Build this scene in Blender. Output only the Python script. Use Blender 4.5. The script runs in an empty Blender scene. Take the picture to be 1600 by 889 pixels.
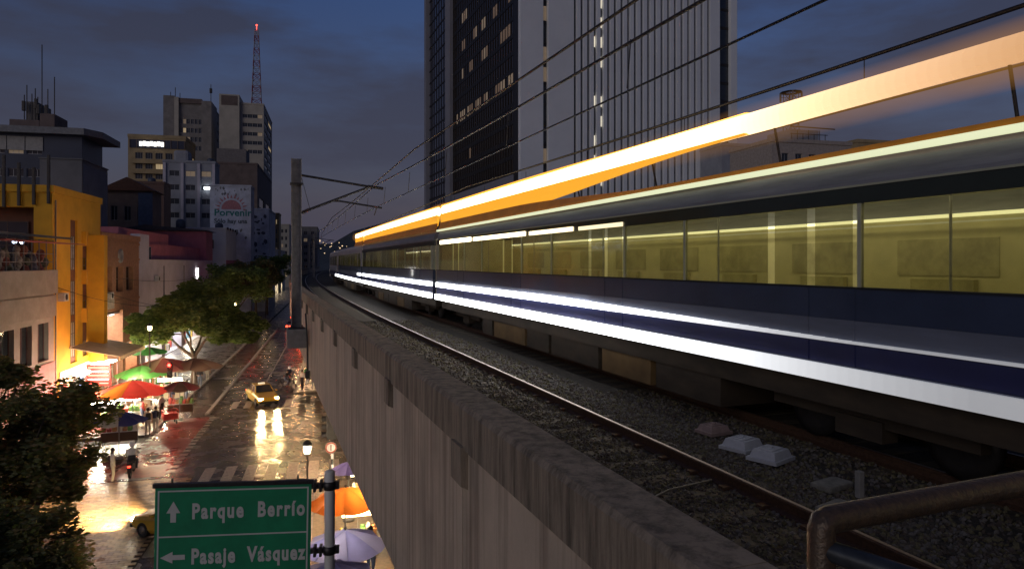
import bpy, bmesh, math, random
import numpy as np
from mathutils import Vector, Matrix
random.seed(7); np.random.seed(7)
PI = math.pi; R = math.radians
C = bpy.context.scene.collection
SC = bpy.context.scene

# ------------------------------------------------------------------ camera, world, light
F = 1067.0; CX = 800.0; HZ = 410.0; EYE = 11.0
cam_d = bpy.data.cameras.new('camera'); cam = bpy.data.objects.new('camera', cam_d); C.objects.link(cam)
cam.location = (0, 0, EYE); cam.rotation_euler = (R(90), 0, 0)
cam_d.sensor_width = 36; cam_d.lens = 36 * F / 1600
cam_d.shift_y = (HZ - 444.5) / 1600
cam_d.clip_start = 0.05; cam_d.clip_end = 6000
SC.camera = cam
SC.view_settings.view_transform = 'Standard'; SC.view_settings.look = 'None'
SC.view_settings.exposure = 0; SC.view_settings.gamma = 1
SC.cycles.use_denoising = True
SC.cycles.max_bounces = 6; SC.cycles.diffuse_bounces = 3; SC.cycles.glossy_bounces = 3
SC.cycles.transparent_max_bounces = 12; SC.cycles.sample_clamp_indirect = 4
SC.cycles.caustics_reflective = False; SC.cycles.caustics_refractive = False

SUN_EL, SUN_AZ = R(4), R(200)
W = bpy.data.worlds.new('World'); SC.world = W; W.use_nodes = True
nt = W.node_tree; nt.nodes.clear()
def wn(t, **k):
    n = nt.nodes.new(t)
    for a, b in k.items(): setattr(n, a, b)
    return n
out = wn('ShaderNodeOutputWorld'); bg = wn('ShaderNodeBackground')
sky = wn('ShaderNodeTexSky', sky_type='NISHITA', sun_disc=False, sun_elevation=SUN_EL, sun_rotation=SUN_AZ)
sky.air_density = 1.6; sky.dust_density = 0.6; sky.ozone_density = 5.0
tint = wn('ShaderNodeMix', data_type='RGBA', blend_type='MULTIPLY'); tint.inputs[0].default_value = 1
tint.inputs[7].default_value = (0.86, 0.60, 0.84, 1)
tc = wn('ShaderNodeTexCoord'); mp = wn('ShaderNodeMapping'); mp.inputs['Scale'].default_value = (1.6, 1.6, 6.0)
n1 = wn('ShaderNodeTexNoise'); n1.inputs['Scale'].default_value = 2.1; n1.inputs['Detail'].default_value = 6; n1.inputs['Roughness'].default_value = 0.55
rp = wn('ShaderNodeValToRGB'); rp.color_ramp.elements[0].position = 0.40; rp.color_ramp.elements[1].position = 0.62
cl = wn('ShaderNodeMix', data_type='RGBA'); cl.inputs[7].default_value = (0.21, 0.215, 0.31, 1)
nt.links.new(tc.outputs['Generated'], mp.inputs[0]); nt.links.new(mp.outputs[0], n1.inputs['Vector'])
nt.links.new(n1.outputs[0], rp.inputs[0])
fac = wn('ShaderNodeMath', operation='MULTIPLY'); fac.inputs[1].default_value = 0.75
nt.links.new(rp.outputs[0], fac.inputs[0]); nt.links.new(fac.outputs[0], cl.inputs[0])
nt.links.new(sky.outputs[0], tint.inputs[6]); nt.links.new(tint.outputs[2], cl.inputs[6])
sx_ = wn('ShaderNodeSeparateXYZ'); hm = wn('ShaderNodeMapRange'); hm.inputs['From Min'].default_value = 0.0; hm.inputs['From Max'].default_value = 0.42; hm.inputs['To Min'].default_value = 0.85; hm.inputs['To Max'].default_value = 0.0
hz = wn('ShaderNodeMix', data_type='RGBA'); hz.inputs[7].default_value = (0.42, 0.42, 0.66, 1)
nt.links.new(tc.outputs['Generated'], sx_.inputs[0]); nt.links.new(sx_.outputs['Z'], hm.inputs[0]); nt.links.new(hm.outputs[0], hz.inputs[0]); nt.links.new(cl.outputs[2], hz.inputs[6])
nt.links.new(hz.outputs[2], bg.inputs[0]); bg.inputs[1].default_value = 0.15
nt.links.new(bg.outputs[0], out.inputs[0])
sun_d = bpy.data.lights.new('dusk_light', 'SUN'); sun = bpy.data.objects.new('dusk_light', sun_d); C.objects.link(sun)
sun_d.energy = 0.42; sun_d.angle = R(40); sun_d.color = (1.0, 0.93, 0.86)
sun.rotation_euler = (R(74), 0, R(-34))

# ------------------------------------------------------------------ frames
def P(px, py, Y): return Vector(((px - CX) / F * Y, Y, EYE - (py - HZ) / F * Y))
def G(px, py, z=0.0):
    Y = F * (EYE - z) / (py - HZ); return Vector(((px - CX) / F * Y, Y, z))
SA = math.atan((520 - CX) / F)                       # heading of the street
SD = Vector((math.sin(SA), math.cos(SA), 0)); SN = Vector((math.cos(SA), -math.sin(SA), 0))
SRZ = -SA
def S(t, u, z=0.0): return SD * t + SN * u + Vector((0, 0, z))
def tu(p): return p.dot(SD), p.dot(SN)
A0 = R(-20.3); S0 = 20.0; KV = 0.0008                # heading of the viaduct, bending right beyond S0
RAIL = 8.6
def V(s, L, z=0.0):
    if s <= S0: a = A0; p = Vector((math.sin(a) * s, math.cos(a) * s, 0))
    else:
        a = A0 + KV * (s - S0)
        p = Vector((math.sin(A0) * S0 + (math.cos(A0) - math.cos(a)) / KV, math.cos(A0) * S0 + (math.sin(a) - math.sin(A0)) / KV, 0))
    return p + Vector((math.cos(a), -math.sin(a), 0)) * L + Vector((0, 0, z))
def VRZ(s): return -(A0 + KV * max(0, s - S0))

# ------------------------------------------------------------------ materials
MATS = {}
def mat(name, col, rough=0.7, metal=0.0, var=0.25, scale=3.0, bump=0.0, bscale=20.0, emit=None, es=0.0, spec=0.5, stretch=None, col2=None, coat=0.0):
    if name in MATS: return MATS[name]
    m = bpy.data.materials.new(name); m.use_nodes = True; t = m.node_tree; L = t.links
    b = t.nodes['Principled BSDF']
    b.inputs['Roughness'].default_value = rough; b.inputs['Metallic'].default_value = metal
    b.inputs['Specular IOR Level'].default_value = spec; b.inputs['Coat Weight'].default_value = coat
    tcn = t.nodes.new('ShaderNodeTexCoord'); mpn = t.nodes.new('ShaderNodeMapping')
    if stretch: mpn.inputs['Scale'].default_value = stretch
    L.new(tcn.outputs['Object'], mpn.inputs[0])
    nz = t.nodes.new('ShaderNodeTexNoise'); nz.inputs['Scale'].default_value = scale; nz.inputs['Detail'].default_value = 5; nz.inputs['Roughness'].default_value = 0.65
    L.new(mpn.outputs[0], nz.inputs['Vector'])
    cr = t.nodes.new('ShaderNodeValToRGB'); e = cr.color_ramp.elements
    e[0].position = 0.3; e[1].position = 0.7
    c2 = col2 or tuple(c * (1 - var) for c in col); c1 = col if col2 else tuple(min(1, c * (1 + var * 0.6)) for c in col)
    e[0].color = (*c2, 1); e[1].color = (*c1, 1)
    L.new(nz.outputs[0], cr.inputs[0]); L.new(cr.outputs[0], b.inputs['Base Color'])
    if bump:
        n2 = t.nodes.new('ShaderNodeTexNoise'); n2.inputs['Scale'].default_value = bscale; n2.inputs['Detail'].default_value = 4
        L.new(mpn.outputs[0], n2.inputs['Vector'])
        bp = t.nodes.new('ShaderNodeBump'); bp.inputs['Strength'].default_value = bump; bp.inputs['Distance'].default_value = 0.02
        L.new(n2.outputs[0], bp.inputs['Height']); L.new(bp.outputs[0], b.inputs['Normal'])
    if emit:
        b.inputs['Emission Color'].default_value = (*emit, 1); b.inputs['Emission Strength'].default_value = es
    MATS[name] = m; return m
def glow(name, col, s): return mat(name, tuple(min(0.8, c) for c in col), 0.4, emit=col, es=s, var=0.02)
def glass(name, tintc, clear=0.8, rough=0.05):
    if name in MATS: return MATS[name]
    m = bpy.data.materials.new(name); m.use_nodes = True; t = m.node_tree; t.nodes.clear(); L = t.links
    o = t.nodes.new('ShaderNodeOutputMaterial'); mx = t.nodes.new('ShaderNodeMixShader'); tr = t.nodes.new('ShaderNodeBsdfTransparent')
    gl = t.nodes.new('ShaderNodeBsdfGlossy'); lw = t.nodes.new('ShaderNodeLayerWeight'); lw.inputs[0].default_value = 0.5
    pw = t.nodes.new('ShaderNodeMath'); pw.operation = 'POWER'; pw.inputs[1].default_value = 4.0; L.new(lw.outputs['Facing'], pw.inputs[0])
    fr = t.nodes.new('ShaderNodeMapRange'); fr.inputs['To Min'].default_value = 0.04; fr.inputs['To Max'].default_value = 0.9; L.new(pw.outputs[0], fr.inputs[0])
    nz = t.nodes.new('ShaderNodeTexNoise'); nz.inputs['Scale'].default_value = 0.7
    cr = t.nodes.new('ShaderNodeValToRGB'); cr.color_ramp.elements[0].color = (*[c * 0.85 for c in tintc], 1); cr.color_ramp.elements[1].color = (*tintc, 1)
    L.new(nz.outputs[0], cr.inputs[0]); L.new(cr.outputs[0], tr.inputs[0])
    gl.inputs['Roughness'].default_value = rough
    L.new(fr.outputs[0], mx.inputs[0]); L.new(tr.outputs[0], mx.inputs[1]); L.new(gl.outputs[0], mx.inputs[2]); L.new(mx.outputs[0], o.inputs[0])
    MATS[name] = m; return m
def wet(name, col, var, scale, r0, r1, bump, stretch=None, col2=None, pscale=0.35):
    """wet surface: puddles of low roughness between rougher patches"""
    m = mat(name, col, 0.3, var=var, scale=scale, bump=bump, bscale=14, col2=col2, stretch=stretch)
    t = m.node_tree; b = t.nodes['Principled BSDF']
    tcn = t.nodes.new('ShaderNodeTexCoord'); nz = t.nodes.new('ShaderNodeTexNoise'); nz.inputs['Scale'].default_value = pscale; nz.inputs['Detail'].default_value = 4
    t.links.new(tcn.outputs['Object'], nz.inputs['Vector'])
    mr = t.nodes.new('ShaderNodeMapRange'); mr.inputs['From Min'].default_value = 0.35; mr.inputs['From Max'].default_value = 0.65
    mr.inputs['To Min'].default_value = r0; mr.inputs['To Max'].default_value = r1
    t.links.new(nz.outputs[0], mr.inputs[0]); t.links.new(mr.outputs[0], b.inputs['Roughness'])
    return m
def streaked(name, col, dark, scale=2.5, vstretch=0.08, lo=0.45, hi=0.62):
    """concrete with vertical rain streaks"""
    m = mat(name, col, 0.85, var=0.18, scale=1.2, bump=0.25, bscale=40)
    t = m.node_tree; b = t.nodes['Principled BSDF']; L = t.links
    old = b.inputs['Base Color'].links[0].from_socket
    tcn = t.nodes.new('ShaderNodeTexCoord'); mpn = t.nodes.new('ShaderNodeMapping'); mpn.inputs['Scale'].default_value = (1, 1, vstretch)
    nz = t.nodes.new('ShaderNodeTexNoise'); nz.inputs['Scale'].default_value = scale; nz.inputs['Detail'].default_value = 7; nz.inputs['Roughness'].default_value = 0.7
    L.new(tcn.outputs['Object'], mpn.inputs[0]); L.new(mpn.outputs[0], nz.inputs['Vector'])
    mr = t.nodes.new('ShaderNodeMapRange'); mr.inputs['From Min'].default_value = lo; mr.inputs['From Max'].default_value = hi
    mr.inputs['To Max'].default_value = 0.85
    mx = t.nodes.new('ShaderNodeMix'); mx.data_type = 'RGBA'; mx.inputs[7].default_value = (*dark, 1)
    L.new(nz.outputs[0], mr.inputs[0]); L.new(mr.outputs[0], mx.inputs[0]); L.new(old, mx.inputs[6]); L.new(mx.outputs[2], b.inputs['Base Color'])
    return m

# ------------------------------------------------------------------ mesh builder
class MB:
    def __init__(s): s.v = []; s.f = []; s.m = []; s.cur = 0; s.smooth = []
    def add(s, vs, fs, sm=False):
        o = len(s.v); s.v += [tuple(v) for v in vs]; s.f += [tuple(i + o for i in f) for f in fs]
        s.m += [s.cur] * len(fs); s.smooth += [sm] * len(fs); return s
    def box(s, x0, y0, z0, x1, y1, z1, M=None):
        vs = [Vector((x, y, z)) for z in (z0, z1) for y in (y0, y1) for x in (x0, x1)]
        if M: vs = [M @ v for v in vs]
        return s.add(vs, [(0, 2, 3, 1), (4, 5, 7, 6), (0, 1, 5, 4), (2, 6, 7, 3), (0, 4, 6, 2), (1, 3, 7, 5)])
    def bbox(s, x0, y0, z0, x1, y1, z1, c=0.02, M=None):
        """box with chamfered edges"""
        bm = bmesh.new(); bmesh.ops.create_cube(bm, size=1)
        for v in bm.verts: v.co = Vector(((x0 + x1) / 2 + v.co.x * (x1 - x0), (y0 + y1) / 2 + v.co.y * (y1 - y0), (z0 + z1) / 2 + v.co.z * (z1 - z0)))
        bmesh.ops.bevel(bm, geom=bm.edges[:], offset=c, segments=2, affect='EDGES', profile=0.6)
        bm.verts.index_update(); vs = [M @ v.co if M else v.co.copy() for v in bm.verts]
        s.add(vs, [[v.index for v in f.verts] for f in bm.faces]); bm.free(); return s
    def quad(s, a, b, c, d): return s.add([a, b, c, d], [(0, 1, 2, 3)])
    def ext(s, poly, s0, s1, step=2.0, fn=V):
        """closed section (L,z) run along the viaduct"""
        n = max(1, int(math.ceil((s1 - s0) / step))); k = len(poly); vs = []; fs = []
        for i in range(n + 1):
            q = s0 + (s1 - s0) * i / n
            vs += [fn(q, a, b) for a, b in poly]
        for i in range(n):
            for j in range(k):
                j2 = (j + 1) % k; fs.append((i * k + j, i * k + j2, (i + 1) * k + j2, (i + 1) * k + j))
        fs.append(tuple(range(k - 1, -1, -1))); fs.append(tuple(n * k + j for j in range(k)))
        return s.add(vs, fs)
    def tube(s, pts, r, n=8, caps=True):
        pts = [Vector(p) for p in pts]; rr = r if isinstance(r, (list, tuple)) else [r] * len(pts)
        vs = []; fs = []; up = None
        for i, p in enumerate(pts):
            d = (pts[min(i + 1, len(pts) - 1)] - pts[max(i - 1, 0)]).normalized()
            if up is None: up = Vector((0, 0, 1)) if abs(d.z) < 0.9 else Vector((1, 0, 0))
            a = d.cross(up).normalized(); b = a.cross(d); up = b
            for k in range(n):
                w = 2 * PI * k / n; vs.append(p + (a * math.cos(w) + b * math.sin(w)) * rr[i])
        for i in range(len(pts) - 1):
            for k in range(n):
                k2 = (k + 1) % n; fs.append((i * n + k, i * n + k2, (i + 1) * n + k2, (i + 1) * n + k))
        s.add(vs, fs, True)
        if caps: s.add(vs[:n], [tuple(range(n - 1, -1, -1))]); s.add(vs[-n:], [tuple(range(n))])
        return s
    def lathe(s, prof, n=16, M=None, closed=False):
        vs = []; fs = []; k = len(prof)
        for i in range(n):
            w = 2 * PI * i / n
            for r, z in prof:
                v = Vector((r * math.cos(w), r * math.sin(w), z)); vs.append(M @ v if M else v)
        for i in range(n):
            i2 = (i + 1) % n
            for j in range(k if closed else k - 1):
                j2 = (j + 1) % k; fs.append((i * k + j, i2 * k + j, i2 * k + j2, i * k + j2))
        return s.add(vs, fs, True)
    def prism(s, poly, a, b, axis='x', M=None):
        """polygon of 2-D points extruded between a and b along an axis"""
        def mk(p, q): return {'x': Vector((q, p[0], p[1])), 'y': Vector((p[0], q, p[1])), 'z': Vector((p[0], p[1], q))}[axis]
        k = len(poly); vs = [mk(p, a) for p in poly] + [mk(p, b) for p in poly]
        if M: vs = [M @ v for v in vs]
        return s.add(vs, [tuple(range(k - 1, -1, -1)), tuple(range(k, 2 * k))] + [(j, (j + 1) % k, (j + 1) % k + k, j + k) for j in range(k)])
    def ball(s, c, r, n=8, sq=(1, 1, 1)):
        m = n // 2 + 1
        prof = [(math.sin(PI * i / m) * r, -math.cos(PI * i / m) * r) for i in range(m + 1)]
        return s.lathe(prof, n, Matrix.Translation(c) @ Matrix.Diagonal((*sq, 1)))
    def mesh(s, name, mats):
        me = bpy.data.meshes.new(name); me.from_pydata(s.v, [], s.f)
        for m in (mats if isinstance(mats, (list, tuple)) else [mats]): me.materials.append(m)
        me.polygons.foreach_set('material_index', s.m); me.polygons.foreach_set('use_smooth', s.smooth); me.update()
        bm = bmesh.new(); bm.from_mesh(me); bmesh.ops.recalc_face_normals(bm, faces=bm.faces[:]); bm.to_mesh(me); bm.free()
        return me

def link(name, me, parent=None, loc=(0, 0, 0), rz=0.0):
    o = bpy.data.objects.new(name, me); C.objects.link(o); o.location = loc; o.rotation_euler = (0, 0, rz)
    if parent: o.parent = parent
    return o
def thing(name, label, cat, loc=(0, 0, 0), rz=0.0, group=None):
    o = link(name, None, None, loc, rz); o.empty_display_size = 0.2
    o['label'] = label; o['category'] = cat
    if group: o['group'] = group
    return o
def tag(o, label, cat, group=None):
    o['label'] = label; o['category'] = cat
    if group: o['group'] = group
    return o
def part(name, mb, m, parent, loc=(0, 0, 0), rz=0.0, label=None, stuff=False):
    o = link(name, mb.mesh(name, m) if isinstance(mb, MB) else mb, parent, loc, rz)
    if label: o['label'] = label
    if stuff: o['kind'] = 'stuff'
    return o
def struct(name, mb, m, loc=(0, 0, 0), rz=0.0):
    o = link(name, mb.mesh(name, m), None, loc, rz); o['kind'] = 'structure'; return o
KIDS = {}
def copy_tree(o, loc, rz, label=None, group=None, parent=None):
    kids = [c for c in o.children]
    c = o.copy(); C.objects.link(c)
    if parent is None:
        c.location = loc; c.rotation_euler = (0, 0, rz)
        if label: c['label'] = label
        if group: c['group'] = group
    else: c.parent = parent
    for k in kids: copy_tree(k, None, None, parent=c)
    return c
def apply_upd(): bpy.context.view_layer.update()

# common materials
concrete = streaked('stained_concrete', (0.56, 0.45, 0.345), (0.17, 0.12, 0.085), 4.5, 0.035, 0.46, 0.72)
coping_m = streaked('mossy_coping', (0.31, 0.25, 0.185), (0.05, 0.04, 0.03), 9.0, 0.10, 0.42, 0.66)
plainconc = mat('plain_concrete', (0.27, 0.25, 0.23), 0.85, var=0.3, bump=0.2)
steel = mat('galvanised_steel', (0.22, 0.21, 0.21), 0.5, 0.5, 0.3, 6)
darksteel = mat('dark_steel', (0.05, 0.045, 0.045), 0.4, 0.5, 0.3, 8)
rust = mat('rusty_rail_steel', (0.105, 0.055, 0.034), 0.6, 0.4, 0.4, 25, 0.2, 60)
railtop = mat('polished_rail_head', (0.42, 0.30, 0.22), 0.3, 0.9, 0.25, 30)
blackm = mat('black_rubber', (0.02, 0.02, 0.02), 0.7)
darkwin = mat('dark_window_glass', (0.025, 0.03, 0.04), 0.12, spec=0.7, var=0.3, scale=1)
white_p = mat('white_paint', (0.75, 0.75, 0.76), 0.45, var=0.1)
aluminium = mat('aluminium_frame', (0.4, 0.4, 0.42), 0.4, 0.5)
warmpane = mat('lit_warm_pane', (0.5, 0.4, 0.25), 0.4, emit=(1, 0.75, 0.42), es=0.30, var=0.3)
dimpane = mat('dim_lit_pane', (0.3, 0.25, 0.2), 0.4, emit=(1, 0.72, 0.45), es=0.10, var=0.3)
coolpane = mat('lit_cool_pane', (0.5, 0.5, 0.5), 0.4, emit=(0.9, 0.95, 1), es=1.6, var=0.2)

# ------------------------------------------------------------------ ground, road, pavements
asphalt = wet('wet_asphalt', (0.07, 0.058, 0.05), 0.4, 1.4, 0.16, 0.34, 0.7, pscale=0.9)
g = MB(); g.quad((-3000, -600, -0.03), (3000, -600, -0.03), (3000, 5000, -0.03), (-3000, 5000, -0.03))
struct('ground', g, mat('ground_earth', (0.05, 0.05, 0.045), 0.9))
def sheet(mb, t0, u0, t1, u1, z):
    nt_, nu = max(1, int((t1 - t0) / 12)), 1
    for i in range(nt_):
        a = t0 + (t1 - t0) * i / nt_; b = t0 + (t1 - t0) * (i + 1) / nt_
        mb.quad(S(a, u0, z), S(a, u1, z), S(b, u1, z), S(b, u0, z))
    return mb
road = struct('road', sheet(MB(), -20, -11.2, 420, 30, 0.0), asphalt)
cross = struct('side_road', sheet(MB(), 30, -90, 46, -11.2, 0.0), wet('wet_side_asphalt', (0.06, 0.052, 0.045), 0.4, 1.5, 0.12, 0.35, 0.3))
def slab(t0, u0, t1, u1, z0, z1):
    m = MB()
    vs = [S(t, u, z) for z in (z0, z1) for t in (t0, t1) for u in (u0, u1)]
    m.add(vs, [(0, 2, 3, 1), (4, 5, 7, 6), (0, 1, 5, 4), (2, 6, 7, 3), (0, 4, 6, 2), (1, 3, 7, 5)]); return m
wetpave = wet('wet_pavement', (0.15, 0.13, 0.11), 0.35, 2.0, 0.18, 0.42, 0.7, pscale=0.9)
side_l = struct('pavement', slab(47.5, -30, 330, -11.5, -0.02, 0.13), wetpave)
struct('pavement', slab(-10, -40, 29.5, -21, -0.02, 0.13), wetpave)
pav_r = struct('pavement', slab(60, -3.2, 330, 14, -0.02, 0.13), wetpave)
pav_n = struct('pavement', slab(-10, -1.1, 35.2, 16, -0.02, 0.13), mat('brick_plaza', (0.20, 0.14, 0.085), 0.45, var=0.4, scale=6, bump=0.3))
kerb_m = mat('kerb_stone', (0.30, 0.28, 0.25), 0.5, var=0.3, scale=4, bump=0.2)
def kerbs(t0, t1, u, parent, step):
    me = MB().bbox(-0.14, 0.01, -0.05, 0.14, step - 0.02, 0.15, 0.02).mesh('kerb_stone', kerb_m)
    t = t0
    while t < t1 - 0.1:
        link('kerb_stone', me, parent, S(t, u), SRZ); t += step
kerbs(47.5, 120, -11.33, side_l, 1.8); kerbs(60, 110, -3.05, pav_r, 2.0); kerbs(14, 35, -0.95, pav_n, 1.5)
kerbs(53, 118, -8.75, road, 2.4)
# painted marks
worn_white = mat('worn_road_paint', (0.55, 0.50, 0.42), 0.35, var=0.5, scale=5, col2=(0.16, 0.13, 0.10))
red_lane = wet('red_cycle_lane', (0.24, 0.05, 0.04), 0.45, 2.2, 0.15, 0.4, 0.3)
lane = part('cycle_lane', sheet(MB(), 38.6, -11.0, 52.5, -8.4, 0.004), red_lane, road)
part('cycle_lane', sheet(MB(), 52.6, -11.0, 118, -9.0, 0.004), wet('dark_cycle_lane', (0.10, 0.075, 0.06), 0.4, 1.5, 0.10, 0.3, 0.3), road)
st = MB().box(-0.27, 0, 0.0045, 0.27, 3.3, 0.008).mesh('crosswalk_stripe', worn_white)
for i in range(7): link('crosswalk_stripe', st, road, S(36.2, -6.3 + i * 1.06), SRZ)
st2 = MB().box(-0.25, 0, 0.0045, 0.25, 2.6, 0.008).mesh('crosswalk_stripe', worn_white)
for i in range(5): link('crosswalk_stripe', st2, road, S(55.0, -7.3 + i * 0.98), SRZ)
dash = MB().box(-0.2, 0, 0.0085, 0.2, 0.42, 0.012).mesh('lane_block', worn_white)
for k in range(17):
    link('lane_block', dash, road, S(39.2 + k * 0.8, -8.25), SRZ)
    if k > 2 and k < 12: link('lane_block', dash, road, S(39.2 + k * 0.8, -11.0), SRZ)
ln = MB(); ln.box(-0.06, 0, 0.0045, 0.06, 45, 0.008)
part('lane_line', ln, worn_white, road, S(62, -5.9), SRZ)
# bicycle sign painted on the lane
bi = MB()
def flat_ring(mb, cx, cy, r, w, z0=0.0085, z1=0.012, n=18):
    mb.lathe([(r - w, z0), (r, z0), (r, z1), (r - w, z1)], n, Matrix.Translation((cx, cy, 0)), closed=True)
def flat_bar(mb, a, b, w, z0=0.0085, z1=0.012):
    a = Vector((*a, 0)); b = Vector((*b, 0)); d = (b - a).normalized(); n_ = Vector((-d.y, d.x, 0)) * w / 2
    mb.prism([(p.x, p.y) for p in (a - n_, b - n_, b + n_, a + n_)], z0, z1, 'z')
flat_ring(bi, -0.45, 0, 0.33, 0.08); flat_ring(bi, 0.45, 0, 0.33, 0.08)
for a, b in (((-0.45, 0), (-0.2, 0.5)), ((-0.2, 0.5), (0.28, 0.5)), ((0.28, 0.5), (0, 0)), ((0, 0), (-0.2, 0.5)), ((0.45, 0), (0.26, 0.72)), ((0.26, 0.72), (0.45, 0.8)), ((-0.3, 0.64), (-0.1, 0.64)), ((-0.45, 0), (0, 0))): flat_bar(bi, a, b, 0.08)
bme = bi.mesh('cycle_symbol', worn_white)
link('cycle_symbol', bme, road, S(41.6, -9.0), SRZ); link('cycle_symbol', bme, road, S(44.4, -10.3), SRZ)
# brick paving in front of the crossing: 300 nearest bricks one by one, the rest joined
brick_m = [wet('wet_brick_%s' % n, c, 0.3, 6, 0.22, 0.45, 0.4) for n, c in (('tan', (0.34, 0.23, 0.12)), ('ochre', (0.40, 0.27, 0.14)), ('brown', (0.24, 0.16, 0.10)))]
bed = sheet(MB(), 20, -20.8, 38.2, -6.9, 0.002)
pav_b = struct('brick_paving', bed, mat('paving_bed', (0.05, 0.04, 0.03), 0.8))
bw, bl = 0.42, 0.21
cells = []
t = 21.0; r_ = 0
while t < 38.0:
    u = -18.5 + (0.21 if r_ % 2 else 0)
    while u < -7.2:
        cells.append((t, u)); u += bw
    t += bl; r_ += 1
def vis(c):
    p = S(c[0], c[1]); px = CX + p.x / p.y * F; py = HZ + EYE / p.y * F
    return 150 < px < 245 and py < 900
near = sorted([c for c in cells if vis(c)], key=lambda c: c[0])[:300]; ns = set(near)
bms = [MB().bbox(0.006, 0.006, 0.0, bw - 0.012, bl - 0.012, 0.03, 0.008).mesh('paving_brick', m) for m in brick_m]
for c in near: link('paving_brick', random.choice(bms), pav_b, S(*c, random.uniform(0.0, 0.006)), SRZ)
rest = MB(); Mr = Matrix.Rotation(SRZ, 4, 'Z')
for c in cells:
    if c in ns: continue
    rest.cur = random.randrange(3)
    rest.box(0.006, 0.006, 0.0, bw - 0.012, bl - 0.012, 0.03 + random.uniform(0, 0.006), Matrix.Translation(S(*c)) @ Mr)
part('paving_bricks_far', rest, brick_m, pav_b, stuff=True).name = 'paving_field'
# hills far behind
hl = MB(); nx, ny = 60, 10; vs = []; fs = []
for j in range(ny + 1):
    for i in range(nx + 1):
        x = -1700 + 3400 * i / nx; y = 900 + 1500 * j / ny
        z = (0.5 - 0.5 * math.cos(PI * min(1, j / 8))) * (70 + 45 * math.sin(i * 0.31) + 25 * math.sin(i * 0.83 + j)) + 8 * math.sin(i * 1.7 + j * 2.1) * (j > 0) - 0.2
        vs.append((x, y, z))
for j in range(ny):
    for i in range(nx):
        a = j * (nx + 1) + i; fs.append((a, a + 1, a + nx + 2, a + nx + 1))
hl.add(vs, fs, True); struct('hills', hl, mat('far_hillside', (0.05, 0.06, 0.06), 0.95, scale=0.02))
hlights = MB()
for k in range(420):
    j = random.uniform(0.6, 6); i = random.uniform(20, 34); i0, j0 = int(i), int(j); z = vs[j0 * (nx + 1) + i0][2]
    x = -1700 + 3400 * i / nx; y = 900 + 1500 * j / ny; r = random.uniform(0.5, 1.3); zz = z + random.uniform(2, 9)
    hlights.box(x - r, y - 30, zz, x + r, y - 29, zz + r * 1.4)
o = link('hillside_lights', hlights.mesh('hillside_lights', glow('far_town_light', (1, 0.7, 0.4), 1.5))); o['kind'] = 'stuff'

# ------------------------------------------------------------------ viaduct
TOPZ = 9.7
via = thing('railway_viaduct', 'long stained concrete railway viaduct curving away above the street', 'viaduct')
dk = MB()   # deck and box girder below the wall panels
dk.ext([(1.95, 8.1), (12.3, 8.1), (12.3, 7.2), (10.2, 6.4), (4.0, 6.4), (2.05, 6.75), (1.95, 6.8)], -25, 260, 4)
part('deck', dk, plainconc, via)
PL = 3.7
for i in range(-3, 62):
    a = i * PL + 2.4; b = a + PL; gp = 0.018
    if b > 215: break
    m = MB(); m.ext([(1.86, 9.38), (2.02, 9.38), (2.02, 6.85), (1.77, 6.74), (1.77, 9.30)], a + gp, b - gp, 1.9)
    part('wall_panel', m, concrete, via)
    m = MB(); m.ext([(1.735, 9.30), (1.735, 9.66), (1.76, 9.70), (2.07, 9.70), (2.09, 9.68), (2.09, 9.38), (1.86, 9.38), (1.80, 9.30)], a + 0.005, b - 0.005, 1.9)
    part('coping', m, coping_m, via)
    m = MB(); m.ext([(1.70, 8.98), (1.70, 9.33), (1.80, 9.33), (1.80, 8.93)], a - 0.17, a + 0.17, 1); part('bracket', m, coping_m, via)
    if i < 22:
        m = MB(); m.ext([(2.02, 9.38), (2.10, 9.38), (2.10, 8.1), (2.02, 8.1)], a, b, 1.9); part('parapet_lining', m, plainconc, via)
m = MB(); m.ext([(11.9, 9.7), (12.25, 9.7), (12.25, 8.1), (11.9, 8.1)], -25, 260, 4); part('far_parapet', m, plainconc, via)
pm_ = MB().bbox(-1.1, -1.1, 0, 1.1, 1.1, 6.5, 0.15).mesh('pier', plainconc)
for s_ in (-12, 20, 52, 84, 116, 148, 180): link('pier', pm_, via, V(s_, 6.9), VRZ(s_))
m = MB(); m.tube([V(26.6, 1.60, 9.1), V(26.5, 1.66, 8.0), V(26.3, 1.66, 6.9)], 0.03, 6); m.box(-.07, -.07, -.15, .07, .07, .15, Matrix.Translation(V(26.3, 1.66, 6.85)))
part('drain_pipe', m, darksteel, via)
bal = struct('ballast_bed', MB().ext([(2.1, 8.11), (2.1, 8.40), (2.9, 8.44), (9.6, 8.44), (10.8, 8.38), (11.9, 8.11)], -25, 250, 3), mat('ballast', (0.06, 0.048, 0.036), 0.95, var=0.6, scale=9, bump=0.8, bscale=16))
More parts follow.
